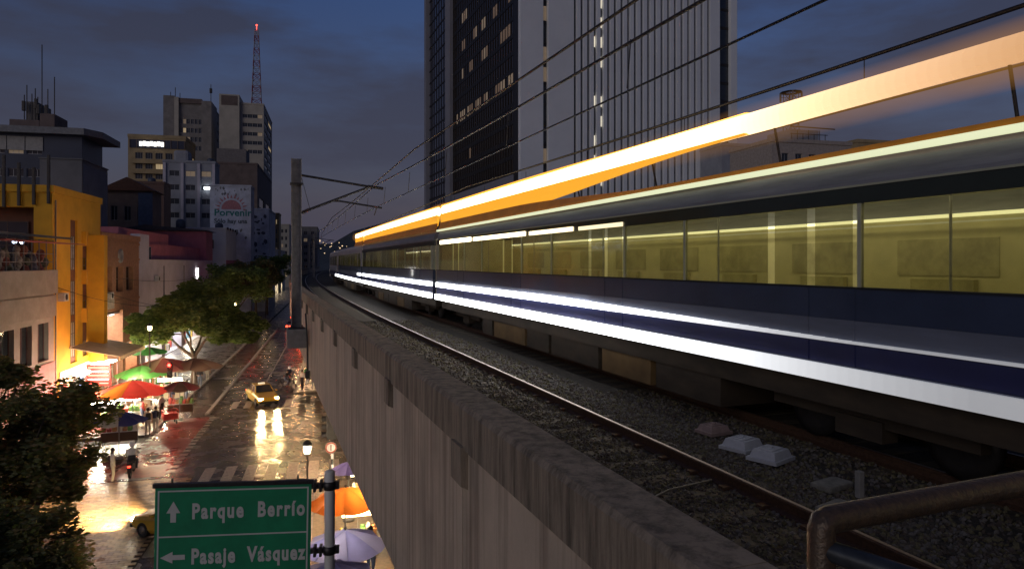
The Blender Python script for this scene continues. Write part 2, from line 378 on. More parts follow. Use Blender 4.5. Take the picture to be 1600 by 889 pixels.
# stones, near ones dense
def stones(n, s0, s1, l0, l1, r0, r1, zf, pw=1.0):
    base = np.array([(1, 0, 0), (-1, 0, 0), (0, 1, 0), (0, -1, 0), (0, 0, 1), (0, 0, -1), (.6, .6, .6), (-.6, .6, .5), (.6, -.6, .5), (-.6, -.6, .6)])
    f8 = [(0, 2, 6), (2, 4, 6), (4, 0, 6), (2, 1, 7), (1, 4, 7), (4, 2, 7), (3, 0, 8), (0, 4, 8), (4, 3, 8), (1, 3, 9), (3, 4, 9), (4, 1, 9), (2, 0, 5), (1, 2, 5), (3, 1, 5), (0, 3, 5)]
    vs = []; fs = []
    for k in range(n):
        s_ = s0 + (s1 - s0) * random.random() ** pw; L_ = random.uniform(l0, l1); r = random.uniform(r0, r1)
        q = np.random.normal(size=(3, 3)); q, _ = np.linalg.qr(q)
        sc = np.array([1.25, 1.0, 0.7]) * r
        p = V(s_, L_, zf(L_) + random.uniform(-0.2, 0.5) * r)
        pts = (base * np.random.uniform(0.75, 1.15, (10, 1)) * sc) @ q + np.array(p)
        o_ = len(vs); vs += pts.tolist(); fs += [tuple(i + o_ for i in f) for f in f8]
    return vs, fs
def zb(L_): return 8.44 + (0.0 if L_ > 2.9 else -0.04 * (2.9 - L_) / 0.8)
sm = MB()
for a in ((26000, 1.2, 12, 2.11, 6.3, 0.014, 0.034, zb, 1.25), (9000, 11, 30, 2.11, 6.3, 0.028, 0.05, zb, 1.3), (2500, 2.0, 12, 6.3, 7.4, 0.018, 0.036, zb)):
    vs, fs = stones(*a); n0 = len(sm.f); sm.add(vs, fs)
    for k in range(n0, len(sm.f)): sm.m[k] = ((k // 16) * 7919) % 3
sm.m = [int(x) for x in sm.m]
o = link('ballast_stones', sm.mesh('ballast_stones', [mat('stone_olive', (0.125, 0.105, 0.055), 0.8, var=0.4, scale=30), mat('stone_brown', (0.085, 0.062, 0.048), 0.8, var=0.4, scale=30), mat('stone_grey', (0.13, 0.112, 0.10), 0.75, var=0.4, scale=30)])); o['kind'] = 'stuff'

def rail_sec(L0): return [(L0 - .07, 8.45), (L0 - .07, 8.465), (L0 - .012, 8.49), (L0 - .012, 8.56), (L0 - .036, 8.57), (L0 - .036, 8.592), (L0 - .026, 8.60), (L0 + .026, 8.60), (L0 + .036, 8.592), (L0 + .036, 8.57), (L0 + .012, 8.56), (L0 + .012, 8.49), (L0 + .07, 8.465), (L0 + .07, 8.45)]
clip_me = MB().bbox(-.16, -.05, 0, .16, .05, .045, .012).mesh('rail_clip', rust)
slm = MB().bbox(-1.25, -.12, -.14, 1.25, .12, 0.0, .03).mesh('sleeper', mat('sleeper_concrete', (0.115, 0.09, 0.06), 0.85, var=0.45, scale=6, bump=0.4))
for tc_, lab, ns_ in ((4.25, 'empty near track with rusty rails beside the parapet', 130), (8.1, 'far track hidden under the lit train', 150)):
    tr = thing('railway_track', lab, 'track', V(0, tc_, 8.44), VRZ(0))
    inv = Matrix.Rotation(-VRZ(0), 4, 'Z') @ Matrix.Translation(-V(0, tc_, 8.44))
    for sg in (-1, 1):
        m = MB(); m.ext(rail_sec(tc_ + sg * 0.7525), -20, 230, 2.5); m.v = [tuple(inv @ Vector(v)) for v in m.v]
        ro = part('rail', m, rust, tr)
        m = MB(); Lr = tc_ + sg * 0.7525; m.ext([(Lr - .02, 8.602), (Lr + .02, 8.602), (Lr + .02, 8.605), (Lr - .02, 8.605)], -20, 230, 2.5); m.v = [tuple(inv @ Vector(v)) for v in m.v]
        part('rail_head', m, railtop, ro)
    for k in range(ns_):
        s_ = -8 + k * 0.62 + (0.1 if tc_ < 6 else 0)
        so = link('sleeper', slm, tr, inv @ V(s_, tc_, 8.452), VRZ(s_) - VRZ(0))
        if k < 45 and tc_ < 6:
            for sg in (-1, 1): link('rail_clip', clip_me, so, (sg * .7525, 0, 0.0))
# covers and bits on the ballast
def cover(name, px, py, w, m, lab, rz):
    p = G(px, py, 8.5); o = thing(name, lab, 'cover box', (p.x, p.y, 8.5), rz)
    h = w * 0.42; k = 0.82
    b = MB(); b.prism([(-w / 2 * 1.14, -.03), (w / 2 * 1.14, -.03), (w / 2 * 1.14, .015), (-w / 2 * 1.14, .015)], -w * .5, w * .5, 'y'); part('flange', b, m, o)
    b = MB(); q = w / 2
    b.add([(-q, -q * .86, .016), (q, -q * .86, .016), (q, q * .86, .016), (-q, q * .86, .016), (-q * k, -q * .86 * k, h * .62), (q * k, -q * .86 * k, h * .62), (q * k, q * .86 * k, h * .62), (-q * k, q * .86 * k, h * .62)], [(3, 2, 1, 0), (4, 5, 6, 7), (0, 1, 5, 4), (1, 2, 6, 5), (2, 3, 7, 6), (3, 0, 4, 7)])
    bo = part('hood', b, m, o); c = MB(); c.bbox(-q * k * .72, -q * .6 * k, h * .62 - .005, q * k * .72, q * .6 * k, h * .62 + .018, .006); c.bbox(-.03, -.03, h * .62 + .016, .03, .03, h * .62 + .035, .005)
    part('lid', c, m, bo)
boxw = mat('dull_white_plastic', (0.46, 0.46, 0.49), 0.5, var=0.15, scale=9); boxp = mat('faded_pink_plastic', (0.30, 0.21, 0.19), 0.6, var=0.3, scale=9)
cover('track_cover', 1204, 714, .42, boxw, 'nearest dull white cover box on the ballast beside the train', VRZ(0) + .35)
cover('track_cover', 1160, 697, .42, boxw, 'middle dull white cover box on the ballast between two others', VRZ(0) + .3)
cover('track_cover', 1115, 673, .36, boxp, 'farthest small pinkish brown cover box on the ballast', VRZ(0) + .1)
for px, py, lab in ((1310, 792, 'flat broken concrete slab lying on ballast by the near rail'), (1300, 755, 'flat grey stone slab on ballast beneath the train side')):
    p = G(px, py, 8.5); m = MB(); m.bbox(-.22, -.13, -.05, .22, .13, .02, .02)
    tag(link('stone_slab', m.mesh('stone_slab', mat('slab_grey', (0.22, 0.2, 0.17), .85, var=.4, scale=8, bump=.4)), None, p, random.uniform(0, 2)), lab, 'slab')
p = G(1343, 770, 8.5); m = MB(); m.bbox(-.035, -.035, -.05, .035, .035, .24, .01)
tag(link('marker_post', m.mesh('marker_post', plainconc), None, p, .3), 'short grey marker post standing in the ballast near the handrail', 'post')
m = MB(); m.tube([V(5.2, 2.35, 8.47), V(5.6, 2.8, 8.53), V(6.0, 3.4, 8.51), V(6.4, 4.2, 8.52), V(6.6, 4.9, 8.49)], .012, 6)
tag(link('loose_cable', m.mesh('loose_cable', mat('grey_cable', (.2, .17, .13), .6))), 'thin grey cable lying across ballast towards the near rail', 'cable')

# ------------------------------------------------------------------ overhead line
def mast(name, s_, L_, z0, z1, lab, reach, grp):
    b = V(s_, L_); o = thing(name, lab, 'mast', (b.x, b.y, z0), VRZ(s_), grp)
    h = z1 - z0
    m = MB(); m.bbox(-.36, -.36, -.72, .36, .36, 0, .03); part('base_block', m, plainconc, o)
    m = MB(); m.bbox(-.30, -.30, .0, .30, .30, .05, .01); m.tube([(.2, -.2, .05), (.2, -.2, .15)], .025, 6); m.tube([(-.2, -.2, .05), (-.2, -.2, .15)], .025, 6); part('base_plate', m, darksteel, o)
    m = MB(); w = .17
    for sx in (-1, 1): m.bbox(sx * w - .015, -w, .05, sx * w + .015, w, h, .004)
    m.bbox(-w + .015, -.015, .05, w - .015, .015, h, .003); part('column', m, steel, o)
    m = MB(); m.bbox(-w - .06, -w - .04, h - 1.0, w + .06, w + .04, h - .93, .01); part('clamp', m, darksteel, o)
    if reach:
        top = h - .62; lo = h - 2.05
        m = MB(); m.tube([(w, 0, top), (reach, 0, top - .38)], .045, 8); m.tube([(reach - .35, 0, top - .33), (reach + .25, 0, top - .40)], .06, 8); part('top_tie', m, darksteel, o)
        m = MB(); m.tube([(w, 0, lo), (reach - .3, 0, top - .36)], .05, 8); part('strut', m, darksteel, o)
        m = MB(); a = Vector((w, 0, lo)).lerp(Vector((reach - .3, 0, top - .36)), .45); m.tube([a, a + Vector((.3, 0, 0)), (reach + .2, 0, a.z - .22)], .035, 8); m.tube([(reach, 0, a.z - .2), (reach - .1, 0, a.z - .52)], .02, 6); part('registration_arm', m, darksteel, o)
        m = MB()
        for q in (.25, .45):
            for d in range(4): m.lathe([(0.03, -.015), (.085, 0), (.03, .015)], 8, Matrix.Translation((w + q * .3 + d * .05, 0, lo + .04 * d)) @ Matrix.Rotation(R(90), 4, 'Y'))
        part('insulator', m, mat('brown_insulator', (.12, .06, .04), .3), o)
        m = MB(); m.tube([(w, 0, top), (w + .35, 0, h - 2.0)], .01, 5); part('stay_wire', m, darksteel, o)
    return o
mast('catenary_mast', 27.3, 1.30, 8.48, 14.95, 'tall grey catenary mast with cantilever arms on the viaduct edge', 3.05, 'catenary masts along the viaduct')
mast('catenary_mast', 116, 4.6, 8.45, 15.6, 'small distant catenary mast beyond the front of the train', 3.0, 'catenary masts along the viaduct')
mast('catenary_mast', 150, 3.0, 8.45, 15.4, 'farthest tiny catenary mast beyond the train by the hillside lights', 3.0, 'catenary masts along the viaduct')
def wire(L_, z, r, sag, lab, supports=(-23, 27.3, 72, 116, 150, 190)):
    pts = []
    for a, b in zip(supports[:-1], supports[1:]):
        n = 14
        for k in range(n):
            f = k / n; s_ = a + (b - a) * f; pts.append(V(s_, L_, z - 4 * sag * f * (1 - f)))
    pts.append(V(supports[-1], L_, z)); m = MB(); m.tube(pts, r, 5)
    return tag(link('overhead_wire', m.mesh('overhead_wire', mat('bare_wire', (.03, .028, .03), .5, .3))), lab, 'wire', 'overhead wires above the tracks')
wire(4.3, 14.05, .022, .35, 'upper messenger wire over the near track from the mast arm tip')
wire(4.25, 13.15, .014, .05, 'lower contact wire over the near empty track')
wire(8.1, 14.15, .03, .25, 'dark upper wire over the train crossing the sky at upper right')
wire(8.1, 13.28, .018, .04, 'thin contact wire just above the train roof light bar')
wire(5.9, 15.6, .03, .25, 'topmost feeder cable crossing the white tower top')
m = MB()
for k in range(22):
    s_ = 3 + k * 4.4; m.tube([V(s_, 4.25, 13.14), V(s_, 4.3, 13.75)], .008, 4); 
    m.tube([V(s_, 8.1, 13.27), V(s_, 8.1, 13.93)], .008, 4)
tag(link('wire_dropper', m.mesh('wire_dropper', darksteel)), 'thin vertical droppers hanging between the overhead wires', 'wire droppers')['kind'] = 'stuff'

# ------------------------------------------------------------------ train
def sleeve(name, col, e):  # material of the added glow halo
    """frosted clear tube round a lamp, densest where it is seen through the most material"""
    if name in MATS: return MATS[name]
    m = bpy.data.materials.new(name); m.use_nodes = True; t = m.node_tree; t.nodes.clear(); L = t.links
    o = t.nodes.new('ShaderNodeOutputMaterial'); mx = t.nodes.new('ShaderNodeMixShader'); tr = t.nodes.new('ShaderNodeBsdfTransparent'); em = t.nodes.new('ShaderNodeEmission')
    em.inputs[0].default_value = (*col, 1); em.inputs[1].default_value = e
    lw = t.nodes.new('ShaderNodeLayerWeight'); lw.inputs[0].default_value = .5; iv = t.nodes.new('ShaderNodeMath'); iv.operation = 'SUBTRACT'; iv.inputs[0].default_value = 1.0
    pw = t.nodes.new('ShaderNodeMath'); pw.operation = 'POWER'; pw.inputs[1].default_value = 2.2; sc = t.nodes.new('ShaderNodeMath'); sc.operation = 'MULTIPLY'; sc.inputs[1].default_value = .30
    L.new(lw.outputs['Facing'], iv.inputs[1]); L.new(iv.outputs[0], pw.inputs[0]); L.new(pw.outputs[0], sc.inputs[0]); L.new(sc.outputs[0], mx.inputs[0])
    L.new(tr.outputs[0], mx.inputs[1]); L.new(em.outputs[0], mx.inputs[2]); L.new(mx.outputs[0], o.inputs[0]); MATS[name] = m; return m
TC = 8.1
def z(h): return RAIL + h
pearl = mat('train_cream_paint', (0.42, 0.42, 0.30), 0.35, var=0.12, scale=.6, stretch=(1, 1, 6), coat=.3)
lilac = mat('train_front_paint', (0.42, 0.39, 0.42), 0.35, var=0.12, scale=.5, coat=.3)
greyb = mat('train_roof_grey', (0.20, 0.20, 0.23), 0.45, var=0.3, scale=.8, stretch=(1, 1, 12))
navy = mat('train_navy_band', (0.024, 0.028, 0.095), 0.3, var=0.25, scale=.7, coat=.4)
slate = mat('train_slate_band', (0.14, 0.155, 0.21), 0.35, var=0.25, scale=.6, stretch=(1, 1, 8), coat=.3)
deepb = mat('train_deep_blue_band', (0.04, 0.055, 0.105), 0.3, var=0.3, scale=.7, coat=.4)
dgreen = mat('train_dark_green_band', (0.022, 0.03, 0.018), 0.3, var=0.4, scale=.8, coat=.4)
under = mat('train_underframe', (0.05, 0.035, 0.022), 0.7, var=0.5, scale=1.2, stretch=(1, 1, 3))
underl = mat('train_brown_box', (0.15, 0.09, 0.035), 0.6, var=0.4, scale=1.5)
orange = mat('orange_fairing', (0.75, 0.30, 0.03), 0.4, var=0.2, scale=1.5)  # orange paint standing in for the glow below the top streak
tglass = glass('train_glass', (0.80, 0.79, 0.69), rough=.08)
cabglass = glass('train_cab_glass', (0.30, 0.28, 0.30), rough=.1)
intwall = mat('train_interior_panel', (0.60, 0.55, 0.34), 0.5, var=.12)
seatm = mat('train_seat', (0.42, 0.38, 0.21), 0.5, var=.3)
lamp_in = glow('train_ceiling_lamp', (1.0, 0.92, 0.52), 3.0)
lamp_dim = glow('train_ceiling_lamp_dim', (1.0, 0.92, 0.66), 1.9)
def band(L0, L1, z0, z1): return [(TC + L0, z(z0)), (TC + L0, z(z1)), (TC + L1, z(z1)), (TC + L1, z(z0))]
train = thing('passenger_train', 'long metro train with lit yellow windows and glowing light bars on the viaduct', 'train', (0, 0, 0))
cars = [(-19.6, 3.0), (3.6, 26.2), (26.8, 49.4), (50.0, 72.6), (73.2, 92.0)]
def white_mod(s_):    # glow level of the lower light streak, fading towards the rear cars
    f_ = max(0.0, min(1.0, (s_ - 4.5) / 8.5)); return .26 * (30.0 ** (round(f_ * 52) / 52))
for ci, (a, b) in enumerate(cars):
    last = ci == len(cars) - 1; dimc = ci >= 2
    shell = MB()
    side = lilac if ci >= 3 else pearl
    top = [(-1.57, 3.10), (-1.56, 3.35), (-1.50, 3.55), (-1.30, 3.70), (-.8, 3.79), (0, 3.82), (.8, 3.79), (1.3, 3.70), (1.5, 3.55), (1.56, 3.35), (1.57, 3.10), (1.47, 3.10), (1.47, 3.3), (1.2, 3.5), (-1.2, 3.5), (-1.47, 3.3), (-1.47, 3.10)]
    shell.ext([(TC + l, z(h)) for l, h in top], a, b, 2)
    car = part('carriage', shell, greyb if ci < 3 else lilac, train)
    def add(name, mb, m): return part(name, mb, m, car)
    bm_ = MB(); bm_.ext(band(-1.5, 1.5, .98, 1.10), a, b); add('floor', bm_, intwall)
    bm_ = MB(); bm_.ext(band(-1.60, -1.48, 1.72, 2.09), a, b); add('upper_blue_band', bm_, (lilac if last else deepb))
    bm_ = MB(); bm_.ext(band(-1.605, -1.48, 1.44, 1.718), a, b); add('slate_band', bm_, lilac if last else slate)
    bm_ = MB(); bm_.ext(band(-1.60, -1.48, 1.18, 1.438), a, b); add('navy_band', bm_, navy)
    bm_ = MB(); bm_.ext(band(-1.62, -1.48, .955, 1.178), a, b); add('sill_band', bm_, slate)
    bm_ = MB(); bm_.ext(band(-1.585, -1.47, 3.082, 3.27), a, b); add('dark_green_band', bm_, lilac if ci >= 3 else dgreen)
    bm_ = MB(); bm_.ext(band(1.48, 1.60, .955, 3.10), a, b); add('far_side', bm_, intwall)
    bm_ = MB(); bm_.ext(band(-1.615, -1.5, 2.088, 2.112), a, b); add('waist_rail', bm_, blackm)
    # pillars, windows and doors
    ds = [a + (b - a) * f for f in (.14, .38, .62, .86)]
    marks = [a + .35]
    for d in ds: marks += [d - .75, d + .75]
    marks.append(b - .35)
    q = a
    for j in range(len(marks) - 1):
        x0, x1 = marks[j], marks[j + 1]; isdoor = j % 2 == 1
        if isdoor:
            for h0, h1 in ((x0 + .05, (x0 + x1) / 2 - .012), ((x0 + x1) / 2 + .012, x1 - .05)):
                dm = MB(); dm.ext(band(-1.612, -1.59, 1.182, 1.436), h0, h1, 1); dm.cur = 1; dm.ext(band(-1.615, -1.59, 1.437, 1.719), h0, h1, 1); dm.cur = 2; dm.ext(band(-1.61, -1.59, 1.72, 2.086), h0, h1, 1); add('door', dm, [navy, lilac if last else slate, lilac if last else deepb])
                wn_ = MB(); wn_.ext(band(-1.585, -1.572, 2.112, 3.08), h0 + .06, h1 - .06, 1); add('door_window', wn_, tglass)
            q = x0
        else:
            n = 2 if x1 - x0 > 3 else 1
            for k in range(n):
                w0 = x0 + (x1 - x0) * k / n + .05; w1 = x0 + (x1 - x0) * (k + 1) / n - .05
                wn_ = MB(); wn_.ext(band(-1.59, -1.577, 2.112, 3.08), w0 - .02, w1 + .02, 1); add('window', wn_, cabglass if (last and j >= 2) else tglass)
                pb = MB(); pb.ext(band(-1.60, -1.55, 2.112, 3.082), w1 + .025, w1 + .075, .2); add('pillar', pb, side)
    for e0, e1 in ((a, a + .38), (b - .38, b)):
        pb = MB(); pb.ext(band(-1.60, -1.50, 2.112, 3.082), e0, e1, 1); add('pillar', pb, side)
        pb = MB(); pb.ext(band(-1.48, 1.48, 1.1, 3.3), e0, e0 + .06, 1); add('end_wall', pb, intwall)
    # inside
    for l in (-.75, .75):
        lm = MB(); lm.ext(band(l - .14, l + .14, 3.40, 3.47), a + .6, b - .6); add('ceiling_lamp', lm, lamp_dim if ci >= 2 else lamp_in)
    for k in range(int((b - a) / 2.3)):
        s_ = a + 1.4 + k * 2.3
        sb = MB(); sb.ext(band(.95, 1.45, 1.5, 1.58), s_ - .5, s_ + .5, 1); sb.ext(band(1.38, 1.47, 1.58, 2.15), s_ - .5, s_ + .5, 1); add('seat', sb, seatm)
        if k % 2 == 0:
            pl_ = MB(); pl_.tube([V(s_ + 1.1, TC, z(1.1)), V(s_ + 1.1, TC, z(3.5))], .018, 6); add('grab_pole', pl_, aluminium)
        fw = MB(); fw.ext(band(1.465, 1.478, 2.2, 2.75), s_ - .8, s_ + .8, 1); add('far_window', fw, mat('far_pane', (.47, .43, .27), .25, var=.3))
    bm_ = MB(); bm_.ext(band(1.40, 1.475, 3.06, 3.11), a + .5, b - .5); add('wall_lamp', bm_, glow('train_wall_lamp', (1.0, .96, .58), 1.15) if ci < 2 else lamp_dim)
    bm_ = MB(); bm_.ext(band(1.30, 1.33, 2.97, 2.995), a + .5, b - .5); add('luggage_rail', bm_, white_p)
    # below the floor
    ub = MB(); ub.ext(band(-1.42, 1.42, .62, .952), a + .2, b - .2); add('underframe', ub, under)
    x = a + 5.2; alt = 0
    while x < b - 6.0:
        w_ = random.uniform(1.4, 2.6); ub = MB(); ub.ext(band(-1.40, 1.40, .16, .62), x, min(x + w_, b - 5.4), 1); add('equipment_box', ub, underl if (alt % 3 == 1) else under); x += w_ + .18; alt += 1
    for c_ in (a + 2.8, b - 2.8):
        fr_ = MB(); fr_.ext(band(-1.16, -1.0, .42, .62), c_ - 1.5, c_ + 1.5, 1); fr_.ext(band(-1.2, -.95, .25, .5), c_ - .35, c_ + .35, 1); add('bogie_frame', fr_, under)
        for dx in (-1.05, 1.05):
            wm = MB(); Mw = Matrix.Translation(V(c_ + dx, TC - .80, z(.43))) @ Matrix.Rotation(VRZ(c_), 4, 'Z') @ Matrix.Rotation(R(90), 4, 'Y')
            wm.lathe([(0, -.07), (.3, -.07), (.43, -.05), (.43, .07), (.3, .05), (0, .07)], 18, Mw); add('wheel', wm, darksteel)
    if ci < len(cars) - 1:
        gm = MB(); gm.ext(band(-1.25, 1.25, 1.1, 3.5), b + .02, b + .58, .1); add('gangway', gm, blackm)
    # lower white light streak built as glowing modules
    x = max(a, -6) + .1
    while x < min(b, 76) - .5:
        x1 = min(x + (.16 if x < 13 else 1.1), b - .06, 76); st_ = white_mod((x + x1) / 2)
        lm = MB(); lm.ext(band(-1.675, -1.622, .965, 1.165), x, x1, 1.2); add('white_light_bar', lm, glow('white_bar_%d' % round(st_ * 100), (.95, .97, 1.0), st_)); x = x1
    x = max(a, 4) + .1
    while x < min(b, 52) - .5:                 # narrow light streak over the navy band, built as a glowing strip
        x1 = min(x + (.2 if x < 15 else 1.1), b - .06, 52); mid = (x + x1) / 2
        f_ = max(0.0, min(1.0, (mid - 5.5) / 7.5)); f_ = round(f_ * 40) / 40; st_ = .22 * (36.0 ** f_)
        hh = .03 + .13 * max(0.0, min(1.0, (mid - 6) / 9))
        lm = MB(); lm.ext(band(-1.66, -1.606, 1.452, 1.452 + hh), x, x1, 1.2); add('upper_white_light_bar', lm, glow('white_bar_%d' % round(st_ * 100), (.95, .97, 1.0), st_)); x = x1
    # pale light streak at the roof edge, built as a glowing strip
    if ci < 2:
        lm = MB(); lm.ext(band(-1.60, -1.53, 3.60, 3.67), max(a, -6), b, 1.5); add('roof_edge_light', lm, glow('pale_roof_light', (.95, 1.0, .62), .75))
        lm = MB(); lm.ext(band(-1.60, -1.56, 3.275, 3.30), max(a, -6), b, 1.5); add('drip_rail', lm, pearl)
    # bright streak pieces in the window heads, built as glowing strips
    for k, (x0, x1) in enumerate(((11.5, 13.4), (13.7, 16.3), (16.6, 21.2), (21.5, 25.6))):
        if a < x0 < b:
            lm = MB(); lm.ext(band(-1.61, -1.586, 3.09, 3.17 + .02 * k), x0, x1, 1); add('destination_display', lm, glow('display_%d' % k, (1.0, .84, .52), (1.2, 2.2, 4, 6)[k]))
    # top light streak built as a bar on stanchions, its orange glow as amber strips
    lo, hi = max(a, -7), min(b, 55.5)
    if hi > lo:
        x = lo
        while x < hi - .3:
            x1 = min(x + (.13 if x < 11.6 else 1.6), hi); mid = (x + x1) / 2
            f_ = max(0.0, min(1.0, (mid - 4.0) / 7.5)); f_ = round(f_ * 60) / 60
            col = (1.0, .58 + .24 * f_, .32 + .18 * f_); st_ = .58 * (12.0 ** f_)
            hw = .14 + .035 * f_; tp_ = max(0.0, min(1.0, (mid - 8.0) / 9.0)); tp_ = tp_ * tp_ * (3 - 2 * tp_)
            lm = MB(); sec = [(TC - 1.35 + .09 * math.cos(w), z(4.43) + hw * math.sin(w)) for w in [2 * PI * i / 10 for i in range(10)]]
            lm.ext(sec, x, x1, 1.6); add('roof_light_bar', lm, glow('bar_%d' % round(st_ * 100), col, st_))
            if False:
                lm = MB(); lm.ext([(TC - 1.42, z(4.43) - hw - .02 - .28 * tp_), (TC - 1.45, z(4.43) - hw + .02), (TC - 1.28, z(4.43) - hw + .02), (TC - 1.38, z(4.43) - hw - .02 - .28 * tp_)], x, x1, 1.6); add('amber_lens', lm, glow('amber_lens_lower', (1.0, .44, .03), .85))
                lm = MB(); lm.ext([(TC - 1.40, z(4.43) + hw + .05 * tp_), (TC - 1.44, z(4.43) + hw - .02), (TC - 1.28, z(4.43) + hw - .02), (TC - 1.30, z(4.43) + hw + .05 * tp_)], x, x1, 1.6); add('amber_lens', lm, glow('amber_lens_glow', (1.0, .42, .05), 1.6))
            x = x1
        if hi > 8.5:
            def tpf(q): w = max(0.0, min(1.0, (q - 8.0) / 10.0)); return w * w * (3 - 2 * w)
            for nm_, fz in (('amber_lens_lower', lambda q: [(TC - 1.42, z(4.43) - .16 - .42 * tpf(q)), (TC - 1.45, z(4.43) - .14), (TC - 1.28, z(4.43) - .14), (TC - 1.38, z(4.43) - .16 - .42 * tpf(q))]), ('amber_lens_glow', lambda q: [(TC - 1.40, z(4.43) + .165 + .06 * tpf(q)), (TC - 1.44, z(4.43) + .155), (TC - 1.28, z(4.43) + .155), (TC - 1.30, z(4.43) + .165 + .06 * tpf(q))]), ('fairing', lambda q: [(TC - 1.45, z(3.69)), (TC - 1.505, z(3.69)), (TC - 1.44, z(3.70) + .26 * tpf(q)), (TC - 1.39, z(3.70) + .26 * tpf(q))])):
                q0 = max(lo, 8.2); n_ = max(2, int((hi - q0) / .6)); vs = []; fs = []
                for i in range(n_ + 1): q = q0 + (hi - q0) * i / n_; vs += [V(q, a_, b_) for a_, b_ in fz(q)]
                for i in range(n_):
                    for j in range(4): fs.append((i * 4 + j, i * 4 + (j + 1) % 4, (i + 1) * 4 + (j + 1) % 4, (i + 1) * 4 + j))
                fs += [(3, 2, 1, 0), (n_ * 4, n_ * 4 + 1, n_ * 4 + 2, n_ * 4 + 3)]
                lm = MB(); lm.add(vs, fs); add('orange_fairing' if nm_ == 'fairing' else 'amber_lens', lm, orange if nm_ == 'fairing' else glow(nm_, (1.0, .44, .03) if nm_ == 'amber_lens_lower' else (1.0, .42, .05), .85 if nm_ == 'amber_lens_lower' else 1.6))
        sv = MB(); sv.ext([(TC - 1.36 + .30 * math.cos(w), z(4.38) + .34 * math.sin(w)) for w in [2 * PI * i / 20 for i in range(20)]], lo, hi, 1.5); sv.smooth = [True] * len(sv.f); add('diffuser_sleeve', sv, sleeve('amber_sleeve', (1.0, .46, .10), .55))  # added shell that imitates the glow around the top streak
        x = lo + .9
        while x < hi:
            pm2 = MB(); pm2.tube([V(x, TC - 1.2, z(3.7)), V(x, TC - 1.33, z(4.3))], .018, 6); add('stanchion', pm2, darksteel); x += 3.2
        if False:
            fm = MB(); fm.ext([(TC - 1.45, z(3.64)), (TC - 1.50, z(3.64)), (TC - 1.43, z(3.95)), (TC - 1.38, z(3.95))], max(lo, 9.5), hi, 1.5); add('orange_fairing', fm, orange)
        fm = MB(); fm.ext([(TC - 1.49, z(3.672)), (TC - 1.54, z(3.672)), (TC - 1.51, z(3.75)), (TC - 1.48, z(3.75))], lo, hi, 1.5); add('orange_trim', fm, orange)  # strip of orange colour in place of glow along the roof
    if last:   # rounded cab front
        nose = MB(); rings = []
        sec0 = [(-1.6, .6), (-1.62, 1.2), (-1.6, 2.1), (-1.57, 3.1), (-1.5, 3.5), (-1.2, 3.72), (0, 3.82), (1.2, 3.72), (1.5, 3.5), (1.57, 3.1), (1.6, 2.1), (1.62, 1.2), (1.6, .6), (0, .55)]
        vs = []; fs = []; n = len(sec0); st_ = ((0, 1), (.8, .985), (1.5, .94), (2.0, .85), (2.3, .7))
        for dx, k in st_:
            for l, h in sec0: vs.append(V(b + dx, TC + l * k, z(1.9 + (h - 1.9) * (k * .6 + .4))))
        for i in range(len(st_) - 1):
            for j in range(n): fs.append((i * n + j, i * n + (j + 1) % n, (i + 1) * n + (j + 1) % n, (i + 1) * n + j))
        fs.append(tuple((len(st_) - 1) * n + j for j in range(n))); nose.add(vs, fs, False); add('cab_front', nose, lilac)
        ws = MB(); ws.ext(band(-1.0, 1.0, 2.2, 3.1), b + 2.26, b + 2.33, 1); add('windscreen', ws, darkwin)
        for l in (-.8, .8):
            hm = MB(); hm.ball(V(b + 2.3, TC + l, z(1.35)), .16, 10); add('headlight', hm, glow('train_headlamp', (1, .95, .85), 4))

# ------------------------------------------------------------------ platform end with handrail, where the photographer stands
hr = thing('handrail', 'worn bronze painted tube handrail corner in the near right corner', 'handrail', (.634, 1.40, 9.4))
pipe = mat('worn_bronze_paint', (0.13, 0.08, 0.045), 0.38, 0.3, .45, 55, .2, 120, col2=(.055, .04, .028))
def hp(pts, r, name, m=pipe): mm = MB(); mm.tube([Vector(p) - Vector((.634, 1.40, 9.4)) for p in pts], r, 14); part(name, mm, m, hr)
dv = Vector((.93, .375, .0)).normalized(); c0 = Vector((.634, 1.40, 10.5))
hp([c0 + Vector((.0, 0, -1.1)), c0 + Vector((0, 0, -.045)), c0 + Vector((.006, .002, -.034)), c0 + dv * .02 + Vector((0, 0, -.029)), c0 + dv * 4 + Vector((0, 0, -.03))], .028, 'top_rail')
hp([c0 + Vector((.0, 0, -.085)), c0 + Vector((.17, -.16, -.10)), c0 + Vector((.9, -.85, -.12))], .022, 'return_rail', mat('dark_bronze_paint', (.05, .055, .06), .35, .4, .4, 30))
hp([c0 + dv * 3.4 + Vector((0, 0, -1.1)), c0 + dv * 3.4 + Vector((0, 0, -.03))], .026, 'post')
plat = MB().box(-1.5, -6, 9.1, 3.2, 1.6, 9.38); struct('footbridge_floor', plat, plainconc)

